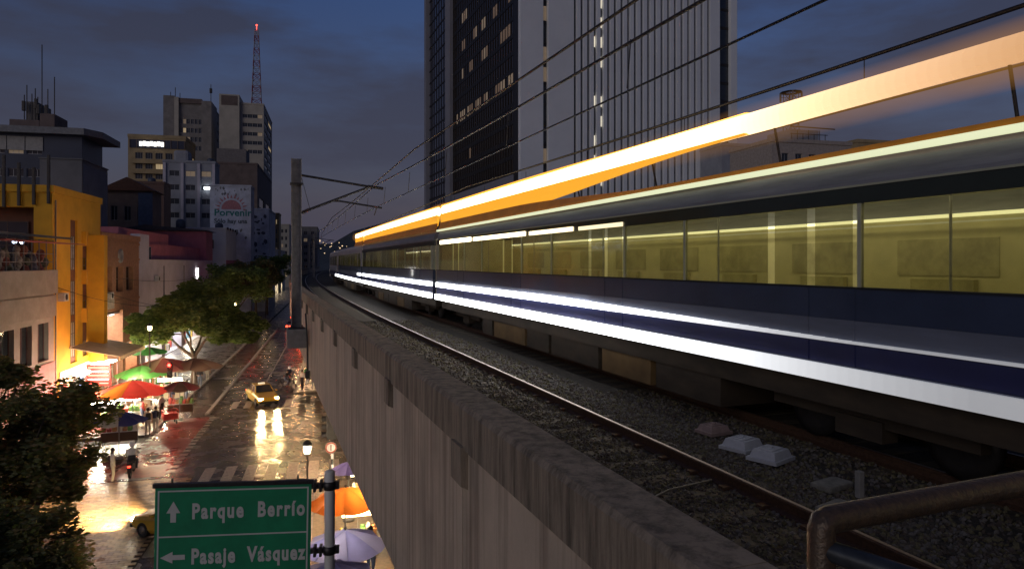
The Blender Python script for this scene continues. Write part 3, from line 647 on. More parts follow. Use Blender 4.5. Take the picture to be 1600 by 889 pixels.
# ------------------------------------------------------------------ buildings
def facade(mb, W_, H_, holes, depth, fn, z0=0.0):
    """wall with recessed openings; fn(a, up, inward) gives the point"""
    xs = sorted({0, W_} | {h[0] for h in holes} | {h[2] for h in holes}); zs = sorted({z0, H_} | {h[1] for h in holes} | {h[3] for h in holes})
    for i in range(len(xs) - 1):
        for j in range(len(zs) - 1):
            cx, cz = (xs[i] + xs[i + 1]) / 2, (zs[j] + zs[j + 1]) / 2
            if any(h[0] < cx < h[2] and h[1] < cz < h[3] for h in holes): continue
            mb.quad(fn(xs[i], zs[j], 0), fn(xs[i + 1], zs[j], 0), fn(xs[i + 1], zs[j + 1], 0), fn(xs[i], zs[j + 1], 0))
    for h in holes:
        a, b, c, d = h[:4]; q = h[4] if len(h) > 4 and isinstance(h[4], (int, float)) else depth
        mb.quad(fn(a, b, 0), fn(a, b, q), fn(c, b, q), fn(c, b, 0)); mb.quad(fn(a, d, 0), fn(c, d, 0), fn(c, d, q), fn(a, d, q))
        mb.quad(fn(a, b, 0), fn(a, d, 0), fn(a, d, q), fn(a, b, q)); mb.quad(fn(c, b, 0), fn(c, b, q), fn(c, d, q), fn(c, d, 0))
WC = {}
def window(par, loc, rz, w, h, pane=None, nx=2, ny=1, frame=None, fr=0.06, name='window'):
    pane = pane or darkwin; frame = frame or aluminium
    k = (round(w, 2), round(h, 2), nx, ny, frame.name)
    if k not in WC:
        m = MB()
        m.box(0, -.03, 0, fr, .05, h); m.box(w - fr, -.03, 0, w, .05, h); m.box(fr, -.03, 0, w - fr, .05, fr); m.box(fr, -.03, h - fr, w - fr, .05, h)
        for i in range(1, nx): m.box(w * i / nx - fr * .4, -.02, fr, w * i / nx + fr * .4, .045, h - fr)
        for j in range(1, ny): m.box(fr, -.015, h * j / ny - fr * .4, w - fr, .04, h * j / ny + fr * .4)
        WC[k] = m.mesh('window', frame)
    kp = (round(w, 2), round(h, 2), pane.name)
    if kp not in WC:
        m = MB(); m.box(fr * .6, 0.0, fr * .6, w - fr * .6, .03, h - fr * .6); WC[kp] = m.mesh('pane', pane)
    o = link(name, WC[k], par, loc, rz); link('pane', WC[kp], o); return o
def grid(W_, x0, x1, z0, z1, nc, nr, wf=.6, hf=.5):
    hs = []
    for i in range(nc):
        for j in range(nr):
            cw = (x1 - x0) / nc; ch = (z1 - z0) / nr; a = x0 + cw * (i + .5 - wf / 2); b = z0 + ch * (j + .5 - hf / 2)
            hs.append((a, b, a + cw * wf, b + ch * hf))
    return hs
def block(name, label, W_, D_, H_, m, loc, rz, front=(), side=(), depth=.25, cat='building', win=True, nx=2, lit=.06, parapet=.5, frame=None, group=None, z0=0.0, roofm=None, parts_cat=True, panes=None, litp=None, ny=1, par=None):
    """local: front at y=0 facing -y, right side at x=W facing +x"""
    o = thing(name, label, cat, loc, rz, group) if par is None else par
    b = MB(); facade(b, W_, H_, list(front), depth, lambda a, u, c: Vector((a, c, u)), z0); facade(b, D_, H_, list(side), depth, lambda a, u, c: Vector((W_ - c, a, u)), z0)
    b.quad((0, 0, z0), (0, D_, z0), (0, D_, H_), (0, 0, H_)); b.quad((0, D_, z0), (W_, D_, z0), (W_, D_, H_), (0, D_, H_))
    part('wall', b, m, o)
    r = MB(); r.box(-.12, -.12, H_, W_ + .12, D_ + .12, H_ + .12)
    if parapet:
        for q in ((-.12, -.12, W_ + .12, .1), (-.12, D_ - .1, W_ + .12, D_ + .12), (-.12, .1, .1, D_ - .1), (W_ - .1, .1, W_ + .12, D_ - .1)): r.box(q[0], q[1], H_ + .12, q[2], q[3], H_ + parapet)
    part('roof', r, roofm or m, o)
    if win:
        for hs, sd in ((front, 0), (side, 1)):
            for h in hs:
                if len(h) > 4 and h[-1] == 'open': continue
                pn = (panes or darkwin) if random.random() > lit else (litp or random.choice((warmpane, dimpane, dimpane)))
                w, hh = h[2] - h[0], h[3] - h[1]
                loc_ = (h[0], depth - .06, h[1]) if not sd else (W_ - depth + .06, h[0], h[1])
                window(o, loc_, 0 if not sd else PI / 2, w, hh, pn, nx, ny, frame)
    return o
def blk(name, label, pl, pc, pr, Y, top, m, fg=None, sg=None, **k):
    """a block whose front-right corner stands at pixel column pc and depth Y"""
    c = Vector(((pc - CX) / F * Y, Y, 0)); kl = (pl - CX) / F
    W_ = (c.x - kl * c.y) / (SN.x - kl * SN.y); left = c - SN * W_
    kr = (pr - CX) / F; den = SD.x - kr * SD.y
    D_ = max(6, min(60, (kr * c.y - c.x) / den)) if pr > pc else 10.0
    H_ = EYE + (HZ - top) / F * Y
    def zz(y): return EYE + (HZ - y) / F * Y
    fr = fg(W_, H_, zz) if fg else []; sd = sg(D_, H_, zz) if sg else []
    o = block(name, label, W_, D_, H_, m, (left.x, left.y, 0), SRZ, fr, sd, **k)
    o['_w'] = W_; o['_d'] = D_; o['_h'] = H_; return o
def sub(o, name, m, x0, y0, z0, x1, y1, z1, ch=0): 
    b = MB(); (b.bbox(x0, y0, z0, x1, y1, z1, ch) if ch else b.box(x0, y0, z0, x1, y1, z1)); return part(name, b, m, o)

m_beige = mat('beige_render', (0.46, 0.42, 0.36), .85, var=.2, scale=.3)
m_grey = mat('grey_render', (0.30, 0.31, 0.35), .85, var=.2, scale=.4)
m_dk = mat('dark_brown_facade', (0.16, 0.12, 0.11), .85, var=.3, scale=.5)
m_tan = mat('tan_facade', (0.40, 0.30, 0.17), .85, var=.25, scale=.4)
m_conc = mat('weathered_tower_concrete', (0.24, 0.22, 0.21), .9, var=.3, scale=.4)
m_blue = mat('dark_blue_cladding', (0.035, 0.045, 0.085), .45, var=.25, scale=.3)
m_yel = mat('yellow_render', (0.62, 0.33, 0.02), .8, var=.14, scale=.8, bump=.1)
m_brk = mat('brick_facade', (0.33, 0.16, 0.09), .85, var=.25, scale=3, bump=.2)
m_lil = mat('lilac_white_render', (0.50, 0.47, 0.54), .8, var=.15, scale=.6)
m_pink = mat('pink_render', (0.45, 0.15, 0.19), .8, var=.2, scale=.6)
m_wht = mat('white_wall', (0.66, 0.66, 0.68), .8, var=.12, scale=.4)
m_brn = mat('brown_frame_render', (0.17, 0.065, 0.035), .8, var=.25, scale=1)
m_tile = mat('old_roof_tile', (0.16, 0.075, 0.05), .85, var=.4, scale=3, bump=.4)
m_tin = mat('dark_tin_roof', (0.07, 0.07, 0.08), .5, .2, .3, 2)

# --- towers on the right behind the train
def vface(mb, p, d, W_, z0, z1):  # vertical quad
    mb.quad(p + Vector((0, 0, z0)), p + d * W_ + Vector((0, 0, z0)), p + d * W_ + Vector((0, 0, z1)), p + Vector((0, 0, z1)))
VD = Vector((math.sin(A0), math.cos(A0), 0)); VN = Vector((math.cos(A0), -math.sin(A0), 0))
LA = 42.0
def on_l(px, L_):   # point at lateral L_ seen at column px
    Y = L_ / (VD.y * 0 + math.cos(A0) * (px - CX) / F - math.sin(A0)); return Vector(((px - CX) / F * Y, Y, 0))
pa, pb_, pc_ = on_l(812, LA), on_l(704, LA), on_l(668, LA)
ta = thing('office_tower', 'dark brown glass office tower with a pale corner column', 'tower', pa, PI / 2 - A0 - 0)
ta.rotation_euler = (0, 0, math.atan2(VD.y, VD.x))     # local x runs away along the face, face looks to local +y
LW = (pb_ - pa).length; LF = (pc_ - pa).length; HT = 110.0; FL = 3.05
glsA = mat('brown_tower_glass', (0.035, 0.025, 0.020), .22, var=.4, scale=.12, spec=.5)
glsB = mat('blue_tower_glass', (0.05, 0.055, 0.085), .15, var=.3, scale=.12)
mul = mat('dark_mullion', (0.018, 0.014, 0.012), .5, var=.2)
pale = mat('pale_tower_concrete', (0.24, 0.24, 0.28), .8, var=.12, scale=.15)
b = MB(); b.box(0, -26, 0, LF + 2, -.6, HT); part('core', b, mul, ta)
b = MB(); b.box(0.0, -.6, 26.6, LW - 2.6, 0, HT); part('glass_wall', b, glsA, ta)
b = MB(); b.box(-.05, -.6, 0, LW - 2.6, .35, 26.4); part('podium_band', b, pale, ta)
b = MB(); b.box(LW - 2.6, -.6, 0, LW + 1.6, 0.9, HT); part('column', b, pale, ta)
b = MB(); b.box(LF - 2.2, -.6, 0, LF, 0.9, HT); b.box(LW + 1.6, -.6, 96, LF - 2.2, .9, HT); part('side_frame', b, pale, ta)
b = MB(); b.box(LW + 1.6, -.6, 0, LF - 2.2, -.1, 96); part('side_glass', b, glsB, ta)
nb = 30; bwid = (LW - 2.6) / nb; nfl = int((HT - 27) / FL)
b = MB()
for i in range(nb + 1): b.box(i * bwid - .09, 0, 26.6, i * bwid + .09, .14, HT)
for j in range(nfl + 1): b.box(0, .0, 26.6 + j * FL - .45, LW - 2.6, .09, 26.6 + j * FL + .35)
part('mullion_grid', b, mul, ta, stuff=True)
b = MB()
for j in range(int(96 / FL)): b.box(LW + 1.6, -.1, j * FL - .2, LF - 2.2, .02, j * FL + .2)
for i in range(8): q = LW + 1.6 + (LF - LW - 3.8) * i / 8; b.box(q - .06, -.1, 0, q + .06, .03, 96)
part('side_mullion_grid', b, mul, ta, stuff=True)
tl = mat('tower_lit_window', (.3, .2, .13), .4, emit=(1.0, .66, .42), es=.055, var=.5, scale=.4); tl2 = mat('tower_bright_window', (.4, .3, .2), .4, emit=(1.0, .74, .5), es=.10, var=.4, scale=.4)
lm_ = [MB().box(.12, .0, .42, bwid - .12, .06, FL - .52).mesh('lit_window', q) for q in (tl, tl2)]
rows = {10: (2, 3, 8, 9, 13, 14, 17, 18, 23, 24), 8: (3, 4, 5, 6, 12, 13, 14, 19, 20, 24), 5: (1, 2, 3, 5, 6, 7, 8, 12, 13, 15, 16, 17, 19, 20, 21, 23, 24, 25, 27), 14: (1, 2, 4, 5, 7, 10, 17, 22), 16: (5, 6, 12, 25), 12: (22, 23, 24, 7, 4), 18: (2, 3, 9, 11, 20), 2: (20,), 19: (4, 5, 6, 7, 14, 18), 20: (0, 1, 2, 9, 13)}
for j, cs in rows.items():
    for c in cs: link('lit_window', random.choice(lm_), ta, (c * bwid, 0.0, 26.6 + j * FL))
# white slit tower
YB = 112.0; kb = (813 - CX) / F; ke = (1152 - CX) / F
pB = Vector((kb * YB, YB, 0)); WBt = (ke * pB.y - pB.x) / (VN.x - ke * VN.y)
tb = thing('office_tower', 'white office tower with thin black vertical window slits', 'tower', pB, math.atan2(VN.y, VN.x))   # local x along face, face looks to -y
wt = mat('white_tower_panel', (0.76, 0.79, 0.83), .75, var=.10, scale=.10)
HB = 105
def bx(px): # local x of a column on the face
    k = (px - CX) / F; return (k * pB.y - pB.x) / (VN.x - k * VN.y)
slits = [(849, 856.5)] + [(897 + i * 10.42, 897 + i * 10.42 + 4.3) for i in range(21)] + [(1125, 1142)]
b = MB(); last_x = 0.0
b.box(0, 1.0, 0, 36, 3.2, HB); b.box(36, 1.0, 0, WBt, 26, HB); part('core', b, mul, tb)
pan = MB()
for k_, (p0, p1) in enumerate(slits + [(1152, 1153)]):
    x0 = bx(p0); x1 = bx(p1)
    pm_b = MB(); pm_b.bbox(last_x, 0, 0, x0, 1.0, HB, .05); part('facade_fin', pm_b, wt, tb)
    if p0 < 1150:
        sm_ = MB(); sm_.box(x0, .75, 0, x1, .98, HB); part('window_slit', sm_, darkwin, tb)
        fl = MB()
        for j in range(1, int(HB / 3.4)): fl.box(x0, .70, j * 3.4 - .25, x1, .85, j * 3.4 + .25)
        part('spandrel', fl, mul, tb, stuff=True)
    last_x = x1
lp = mat('slit_lit_window', (.4, .4, .35), .4, emit=(1, .88, .66), es=.8, var=.3)
for k_, hs in ((4, (6, 8, 9, 11, 14, 17, 18, 19, 20)), (5, (7, 10, 11, 13, 14, 15, 16, 18, 19, 21, 22)), (0, (8, 12, 13, 15, 17))):
    x0 = bx(slits[k_][0]); x1 = bx(slits[k_][1])
    for j in hs:
        l_ = MB(); l_.box(x0 + .03, .66, j * 3.4 + .4, x1 - .03, .72, j * 3.4 + (2.2 if k_ else 2.8)); part('lit_window', l_, lp if k_ else tl2, tb)
# low buildings and an aerial tower right of the towers, seen above the roof of the train
blk('low_block', 'low grey block beside the white tower with flat roof above the train', 1128, 1215, 1215, 120, 232, m_grey, win=False)
lb2 = blk('low_block', 'low pale block with roof plant under the lattice aerial mast at right', 1206, 1330, 1330, 95, 228, mat('pale_low_render', (.4, .34, .3), .8), lambda W_, H_, zz: grid(W_, 1, W_ - 1, H_ - 4, H_ - .6, 5, 1, .5, .5))
sub(lb2, 'roof_plant', m_grey, 4.2, 2, lb2['_h'], 9.0, 7, lb2['_h'] + 2.3, .05)
rp_ = MB()
for i in range(7): rp_.tube([(4 + i * .9, 1.2, lb2['_h']), (4 + i * .9, 1.2, lb2['_h'] + 1.6 + .5 * (i % 2))], .05, 5)
rp_.tube([(3.8, 1.2, lb2['_h'] + 1.5), (9.8, 1.2, lb2['_h'] + 1.5)], .05, 5); rp_.tube([(3.8, 1.2, lb2['_h'] + 2.5), (11, 1.2, lb2['_h'] + 2.4)], .09, 5); part('roof_railing', rp_, darksteel, lb2)
blk('low_block', 'long low flat roofed block right of the aerial mast above the train', 1340, 1480, 1480, 110, 230, m_tan, win=False)
def lattice(name, label, base, w0, w1, h, m, nseg, cat='aerial mast', bands=None):
    o = thing(name, label, cat, base, .3)
    for s_ in range(nseg):
        f0, f1 = s_ / nseg, (s_ + 1) / nseg; a = w0 + (w1 - w0) * f0; c = w0 + (w1 - w0) * f1; z0, z1 = h * f0, h * f1
        mb = MB(); cs = [(-1, -1), (1, -1), (1, 1), (-1, 1)]; r = w0 * .07
        for k in range(4):
            x, y = cs[k]; x2, y2 = cs[(k + 1) % 4]
            mb.tube([(x * a, y * a, z0), (x * c, y * c, z1)], r, 5); mb.tube([(x * a, y * a, z0), (x2 * c, y2 * c, z1)], r * .6, 4); mb.tube([(x2 * a, y2 * a, z0), (x * c, y * c, z1)], r * .6, 4); mb.tube([(x * c, y * c, z1), (x2 * c, y2 * c, z1)], r * .7, 4)
        part('section', mb, m[s_ % len(m)], o)
    return o
am = lattice('aerial_mast', 'short dark lattice aerial mast with antenna panels behind the train', P(1236, 228, 96), .75, .7, 7.6, [darksteel], 5)
ap = MB()
for k in range(12):
    w = k * PI / 6; zz_ = 4.4 + (k % 3) * 1.2; r = 1.4
    ap.bbox(-.13, -.08, -.6, .13, .08, .6, .03, Matrix.Translation((r * math.cos(w), r * math.sin(w), zz_)) @ Matrix.Rotation(w, 4, 'Z'))
    ap.tube([(.6 * math.cos(w), .6 * math.sin(w), zz_), (r * math.cos(w), r * math.sin(w), zz_)], .04, 4)
part('antenna_panel', ap, mat('antenna_grey', (.12, .12, .13), .6), am)
rl = MB(); rl.lathe([(.7, 7.4), (1.5, 7.45), (1.5, 7.5), (.7, 7.5)], 10, closed=True); part('platform', rl, darksteel, am)

# --- left background, far to near
def wins(x0f, x1f, y0, y1, nc, nr, wf=.6, hf=.5):
    return lambda W_, H_, zz: grid(W_, W_ * x0f, W_ * x1f, zz(y1), zz(y0), nc, nr, wf, hf)
def swins(nc, z0, z1, nr, wf=.5, hf=.5): return lambda D_, H_, zz: grid(D_, D_ * .06, D_ * .94, zz(z1), zz(z0), nc, nr, wf, hf)
tw = blk('twin_slab_tower', 'weathered twin shaft concrete tower with open frame top', 257, 330, 343, 230, 166, m_conc, wins(.30, .80, 185, 240, 6, 4, .75, .55), swins(3, 175, 300, 9, .5, .4), lit=.08)
H_ = tw['_h']; W_ = tw['_w']; D_ = tw['_d']
sub(tw, 'left_shaft', m_conc, -.2, -.8, 0, W_ * .22, D_, H_ + 2.6); sub(tw, 'pale_shaft', m_beige, W_ * .22, -1.0, 0, W_ * .31, D_ * .5, H_ + 2.2)
sub(tw, 'right_shaft', m_conc, W_ * .8, -.9, 0, W_ + .2, D_ * .6, H_ + 1.4); sub(tw, 'top_beam', m_dk, W_ * .31, -.6, H_ + .4, W_ * .8, 4, H_ + 2.0)
an = MB()
for x, h in ((.1, 2.4), (.2, 4), (.3, 2.2)): an.tube([(W_ * x, 2, H_ + 2), (W_ * x, 2, H_ + 2 + h)], .12, 5)
an.tube([(W_ * .96, 3, H_), (W_ * .96, 3, H_ + 8)], .12, 5); an.bbox(W_ * .93, 2.7, H_ + 5, W_ * .99, 3.3, H_ + 6.6, .1); part('aerial', an, darksteel, tw)
tall = blk('apartment_tower', 'tall pale tower carrying the red lattice aerial mast', 345, 412, 425, 215, 165, m_beige, wins(.50, .97, 176, 245, 4, 5, .95, .42), swins(2, 170, 330, 12, .8, .45), lit=.10)
W_, H_, D_ = tall['_w'], tall['_h'], tall['_d']
sub(tall, 'lift_core', m_beige, -.3, -1.2, 0, W_ * .44, D_ * .7, H_ + 2.6); sub(tall, 'dark_cornice', m_dk, .3, -1.25, H_ - .8, W_ * .40, 0, H_ + 2.2)
mastm = [mat('mast_red_paint', (.32, .05, .05), .6), mat('mast_white_paint', (.45, .42, .44), .6)]
lat = lattice('aerial_mast', 'tall red and white lattice aerial mast on the pale tower roof', P(401, 165, 222), 1.5, .55, 24.5, mastm, 12)
rd = MB(); rd.tube([(0, 0, 24.5), (0, 0, 26)], .1, 5); rd.ball((0, 0, 26), .3, 8); part('beacon', rd, glow('red_beacon', (1, .08, .05), 4), lat)
tan = blk('balcony_block', 'tan balcony block with a bright white lit sign on its top floor', 200, 290, 305, 200, 218, m_tan, wins(.10, .97, 238, 300, 5, 4, .72, .62), swins(3, 235, 300, 4, .5, .5), nx=3, lit=.1, parapet=.9)
W_, H_ = tan['_w'], tan['_h']
sub(tan, 'top_storey_glass', glsB, .5, -.15, H_ - 3.0, W_ - .3, .0, H_ - .6)
for i in range(9): sub(tan, 'top_storey_post', m_dk, .5 + (W_ - .8) * i / 8 - .1, -.3, H_ - 3, .5 + (W_ - .8) * i / 8 + .1, -.15, H_ - .6)
sg = MB()
for i in range(7): sg.bbox(W_ * (.20 + .062 * i), -.5, H_ - 2.5 + .12 * (i % 2), W_ * (.20 + .062 * i + .05), -.32, H_ - 1.1 - .12 * ((i + 1) % 2), .05)
part('lit_sign', sg, glow('white_sign_glow', (1, .97, .88), 2.4), tan)
for j in range(4):
    sub(tan, 'balcony_slab', m_tan, W_ * .08, -1.0, EYE + (HZ - (251 + j * 15.5)) / F * 200 - 1.35, W_ * .98, -.02, EYE + (HZ - (251 + j * 15.5)) / F * 200 - .95)
dkb = blk('brown_block', 'dark brown windowless block in front of the pale tower', 338, 402, 424, 185, 258, m_dk, None, swins(2, 300, 326, 1, .7, .6))
sub(dkb, 'raised_wall', mat('grey_brown_wall', (.20, .18, .18), .9), 0, .5, dkb['_h'], dkb['_w'] * .72, 8, dkb['_h'] + 4.2)
mural_m = mat('mural_white_wall', (0.55, 0.58, 0.68), .85, var=.35, scale=.5)
mw = blk('white_mural_block', 'white block with abstract dark mural patches beside the billboard wall', 388, 420, 430, 152, 328, mural_m, win=False, parapet=.3)
spl = MB(); rnd = random.Random(4)
for k in range(34):
    x = rnd.uniform(.4, mw['_w'] - .4); zc = mw['_h'] - rnd.uniform(.5, 12); w = rnd.uniform(.12, .5); h = rnd.uniform(.12, .7)
    spl.prism([(x - w, zc), (x - w * .3, zc + h), (x + w * .8, zc + h * .6), (x + w, zc - h * .4), (x, zc - h)], -.03, -.005, 'y')
part('mural_patch', spl, mat('mural_dark', (.10, .11, .15), .85, var=.5), mw)
lg = blk('grey_office_block', 'pale grey office block with twelve plain windows and pilasters', 255, 336, 338, 150, 256, m_grey, wins(.06, .98, 262, 348, 3, 4, .62, .40), lit=.05, panes=mat('office_pane', (.06, .065, .08), .2, var=.4, scale=.4))
W_, H_ = lg['_w'], lg['_h']
for f in (.0, .34, .66, .95): sub(lg, 'pilaster', m_lil, W_ * f, -.35, 0, W_ * f + .55, 0, H_ - .1)
sub(lg, 'roof_drum', m_grey, W_ * .15, 2, H_, W_ * .45, 6, H_ + 3.0, .6)
l_ = MB(); l_.bbox(W_ * .79, -.7, EYE + (HZ - 295) / F * 150 - .3, W_ * .92, -.4, EYE + (HZ - 295) / F * 150 + .3, .1); part('floodlight', l_, glow('cool_flood', (.85, .95, 1), 4), lg)
# billboard wall with its lettering
bbw = blk('billboard_wall', 'white painted advert wall with a pink half sun and green lettering', 328, 392, 394, 140, 292, mural_m, win=False, parapet=.3)
W_, H_ = bbw['_w'], bbw['_h']
sun_ = MB(); cx_, cz_ = W_ * .52, H_ - 4.7
for k in range(13):
    a = PI * k / 12; r0, r1 = 2.3, 3.0 + .3 * (k % 2)
    sun_.prism([(cx_ + r0 * math.cos(a - .09), cz_ + r0 * math.sin(a - .09)), (cx_ + r1 * math.cos(a), cz_ + r1 * math.sin(a)), (cx_ + r0 * math.cos(a + .09), cz_ + r0 * math.sin(a + .09))], -.035, -.005, 'y')
arc = [(cx_ + 1.9 * math.cos(PI * k / 14), cz_ + 1.9 * math.sin(PI * k / 14)) for k in range(15)]; sun_.prism(arc, -.03, -.005, 'y')
part('half_sun', sun_, mat('sun_pink', (.45, .20, .22), .85, var=.3), bbw)
rays = MB()
for k in range(46):
    x = rnd.uniform(.5, W_ - .5); zc = rnd.choice((H_ - rnd.uniform(.4, 1.8), H_ - rnd.uniform(8.6, 10.5))); w = rnd.uniform(.08, .25)
    rays.prism([(x - w, zc), (x, zc + w * 1.6), (x + w, zc), (x, zc - w * 1.6)], -.03, -.005, 'y')
part('mural_patch', rays, mat('mural_grey', (.18, .19, .20), .85, var=.5), bbw)
def text(s_, size, m, par, loc, rot=(PI / 2, 0, 0), off=0.0, ext=.01, xs=1.0, name='lettering', align='LEFT', sp=1.0):
    cu = bpy.data.curves.new(name, 'FONT'); cu.body = s_; cu.size = size; cu.offset = off; cu.extrude = ext; cu.align_x = align; cu.space_character = sp; cu.resolution_u = 4
    ob = bpy.data.objects.new(name, cu); C.objects.link(ob); apply_upd()
    me = bpy.data.meshes.new_from_object(ob.evaluated_get(bpy.context.evaluated_depsgraph_get())); bpy.data.objects.remove(ob); me.materials.clear(); me.materials.append(m)
    o = link(name, me, par, loc); o.rotation_euler = rot; o.scale = (xs, 1, 1); o['kind'] = 'stuff'; return o
green_t = mat('advert_green', (.03, .20, .19), .8); dark_t = mat('advert_dark', (.06, .09, .10), .8)
text('Porvenir', 1.9, green_t, bbw, (W_ * .10, -.02, H_ - 6.0), off=.05, xs=1.02, sp=1.05)
text('Sólo hay una', 1.25, dark_t, bbw, (W_ * .10, -.02, H_ - 7.5), off=.03, xs=.98)
bl_ = blk('white_warehouse', 'blank white street wall with a red base behind the trees', 285, 353, 407, 126, 358, m_wht, win=False, parapet=.25)
sub(bl_, 'red_base', m_pink, bl_['_w'] - .02, .1, 0, bl_['_w'] + .12, bl_['_d'] - .1, EYE + .4)
sub(bl_, 'air_conditioner', m_tin, bl_['_w'] * .55, -.8, bl_['_h'] - 3.6, bl_['_w'] * .72, 0, bl_['_h'] - 2.0, .06)
lt = MB()
for k in range(16): lt.bbox(bl_['_w'] + .1, k * 3.4 + .6, bl_['_h'] - .1, bl_['_w'] + .35, k * 3.4 + .9, bl_['_h'] + .35, .05)
part('wall_bracket', lt, blackm, bl_)
# far street end right of the mural
for pl, pr_, Y, top, m, lab in ((424, 436, 240, 335, m_tan, 'narrow tan building at the far end of the street'), (436, 452, 300, 352, m_beige, 'farthest pale building closing the street left of the mast'), (470, 496, 320, 356, m_conc, 'far grey building between the mast and the train front')):
    blk('far_building', lab, pl, pr_, pr_ + 3, Y, top, m, lambda W_, H_, zz: grid(W_, .5, W_ - .5, 4, H_ - 1, 2, 7, .5, .5), lit=.3)
# brown tiled house cluster
hs = blk('tiled_house', 'old brown tile roofed house below the tan balcony block', 160, 238, 252, 118, 300, m_dk, wins(.1, .9, 318, 350, 3, 1, .5, .7), lit=.0, parapet=0)
W_, H_, D_ = hs['_w'], hs['_h'], hs['_d']
r = MB(); r.prism([(-.6, H_ + .1), (W_ / 2, H_ + 2.4), (W_ + .6, H_ + .1)], -.6, D_ + .6, 'y'); part('tiled_roof', r, m_tile, hs)
sub(hs, 'blue_wall', mat('blue_wall', (.07, .10, .18), .8), W_ * .72, -.2, 0, W_ + .05, 0, H_ - .2)
hs2 = blk('brown_block', 'low brown brick block with a sagging roof left of the grey office', 205, 256, 257, 136, 288, mat('reddish_block', (.15, .09, .075), .85, var=.3), wins(.1, .9, 300, 345, 2, 2, .4, .5), lit=.0)
pk = blk('pink_roof_block', 'long low block with a pink wall and dark tin roof behind the lilac building', 185, 322, 324, 108, 362, m_pink, win=False, parapet=0, roofm=m_tin)
r = MB(); W_, H_ = pk['_w'], pk['_h']; r.prism([(-.4, H_ + .1), (W_ * .3, H_ + 1.0), (W_ + .4, H_ + .15)], -.5, 8, 'y'); part('tin_roof', r, m_tin, pk)
# dark blue office block far left
of = blk('blue_office_block', 'dark blue clad office block with a projecting pale eave at far left', -150, 128, 160, 96, 214, m_blue, lambda W_, H_, zz: grid(W_, 0.5, W_ * .775, zz(290), zz(220), 7, 2, .84, .36), nx=3, lit=.05, parapet=0, litp=dimpane, panes=mat('blue_block_pane', (.05, .05, .06), .15, var=.5, scale=.5))
W_, H_, D_ = of['_w'], of['_h'], of['_d']
r = MB(); r.prism([(0, -1.2), (W_ + .6, -1.2), (W_ + 2.2, 1.5), (W_ + 2.2, D_ + 1), (0, D_ + 1)], H_ + .1, H_ + 1.0, 'z'); part('eave', r, mat('eave_grey', (.22, .22, .23), .7), of)
for i in range(12): sub(of, 'pale_panel', mat('pale_grey_panel', (.40, .38, .36), .8, var=.2), W_ * .775 - (i + 1) * 2.2 + .05, -.12, H_ - 2.2, W_ * .775 - i * 2.2 - .05, 0, H_ - .3, .02)
sub(of, 'stair_head', m_conc, W_ * .60, 4, H_ + 1, W_ * .67, 9, H_ + 5.4, .1); sub(of, 'lift_head', m_dk, W_ * .70, 3, H_ + 1, W_ * .79, 8, H_ + 3.6, .1); sub(of, 'low_plant', m_dk, W_ * .52, 3, H_ + 1, W_ * .70, 8, H_ + 2.6, .1)
an = MB()
for x, h in ((.60, 6.2), (.615, 7.6), (.665, 7.2), (.68, 6), (.705, 13.5), (.74, 7.2), (.78, 9), (.645, 6.4)): an.tube([(W_ * x, 3.5, H_ + 1), (W_ * x, 3.5, H_ + h)], .07, 5)
for x, zc in ((.598, 4.6), (.672, 5), (.684, 4.2), (.735, 4.2)): an.bbox(W_ * x - .2, 3.2, H_ + zc - .7, W_ * x + .2, 3.6, H_ + zc + .7, .05)
part('aerial', an, darksteel, of)
gb = blk('grey_annex', 'plain blank grey annex with no windows in front of the blue office', 62, 128, 168, 86, 250, mat('annex_grey', (.17, .17, .18), .85, var=.2, scale=.4), win=False, parapet=.15)
sub(gb, 'side_cladding', mat('annex_side', (.16, .18, .22), .8, var=.2, scale=.5), gb['_w'] + .001, .3, 0, gb['_w'] + .1, gb['_d'] - .3, gb['_h'] - .5)
wb = blk('white_shed', 'small white rooftop shed with two windows behind the yellow building', -10, 62, 64, 82, 315, m_wht, wins(.5, .98, 318, 340, 2, 1, .6, .7), lit=0)

# --- street row on the left: local x towards the street, facade on the street side
def row(name, label, u, t0, t1, H_, W_, m, front, side, **k):
    p = S(t0, u - W_); return block(name, label, W_, t1 - t0, H_, m, (p.x, p.y, 0), SRZ, front, side, **k)
UF = -19.0
def t_at(px, u=UF):
    Y = u / (SN.x * (px - CX) / F + SN.y); return tu(Vector(((px - CX) / F * Y, Y, 0)))[0]
def z_at(px, py, u=UF):
    Y = u / (SN.x * (px - CX) / F + SN.y); return EYE + (HZ - py) / F * Y
# yellow building
ty0, ty1 = t_at(82), t_at(157)
HY = 15.9; WY = 16.0; DY = ty1 - ty0
def sx(px): return t_at(px) - ty0
a0, a1 = sx(110), sx(121); b0, b1 = sx(129), sx(138.5)
yb = row('yellow_building', 'mustard yellow building with tall brown window strips', UF, ty0, ty1, HY, WY, m_yel,
    [(WY - 14.0, HY - 5.6, WY - 1.15, HY - 1.05, 1.2, 'open')], [(a0, 3.4, a1, 14.2, .18, 'open'), (b0, 3.6, b1, 13.4, .18, 'open')])
sub(yb, 'brown_recess', m_brn, WY - 14.0, 1.16, HY - 5.6, WY - 1.15, 1.3, HY - 1.05)
for xa, xb in ((a0, a1), (b0, b1)): sub(yb, 'brown_strip', m_brn, WY - .22, xa, 3.4, WY - .16, xb, 14.2 if xa == a0 else 13.4)
for i in range(4): window(yb, (WY - 13.0 + i * 2.85, 1.05, HY - 5.4), 0, 2.6, 3.4, darkwin, 2, 2, mat('brown_frame', (.07, .03, .02), .5))
brf = MATS['brown_frame']
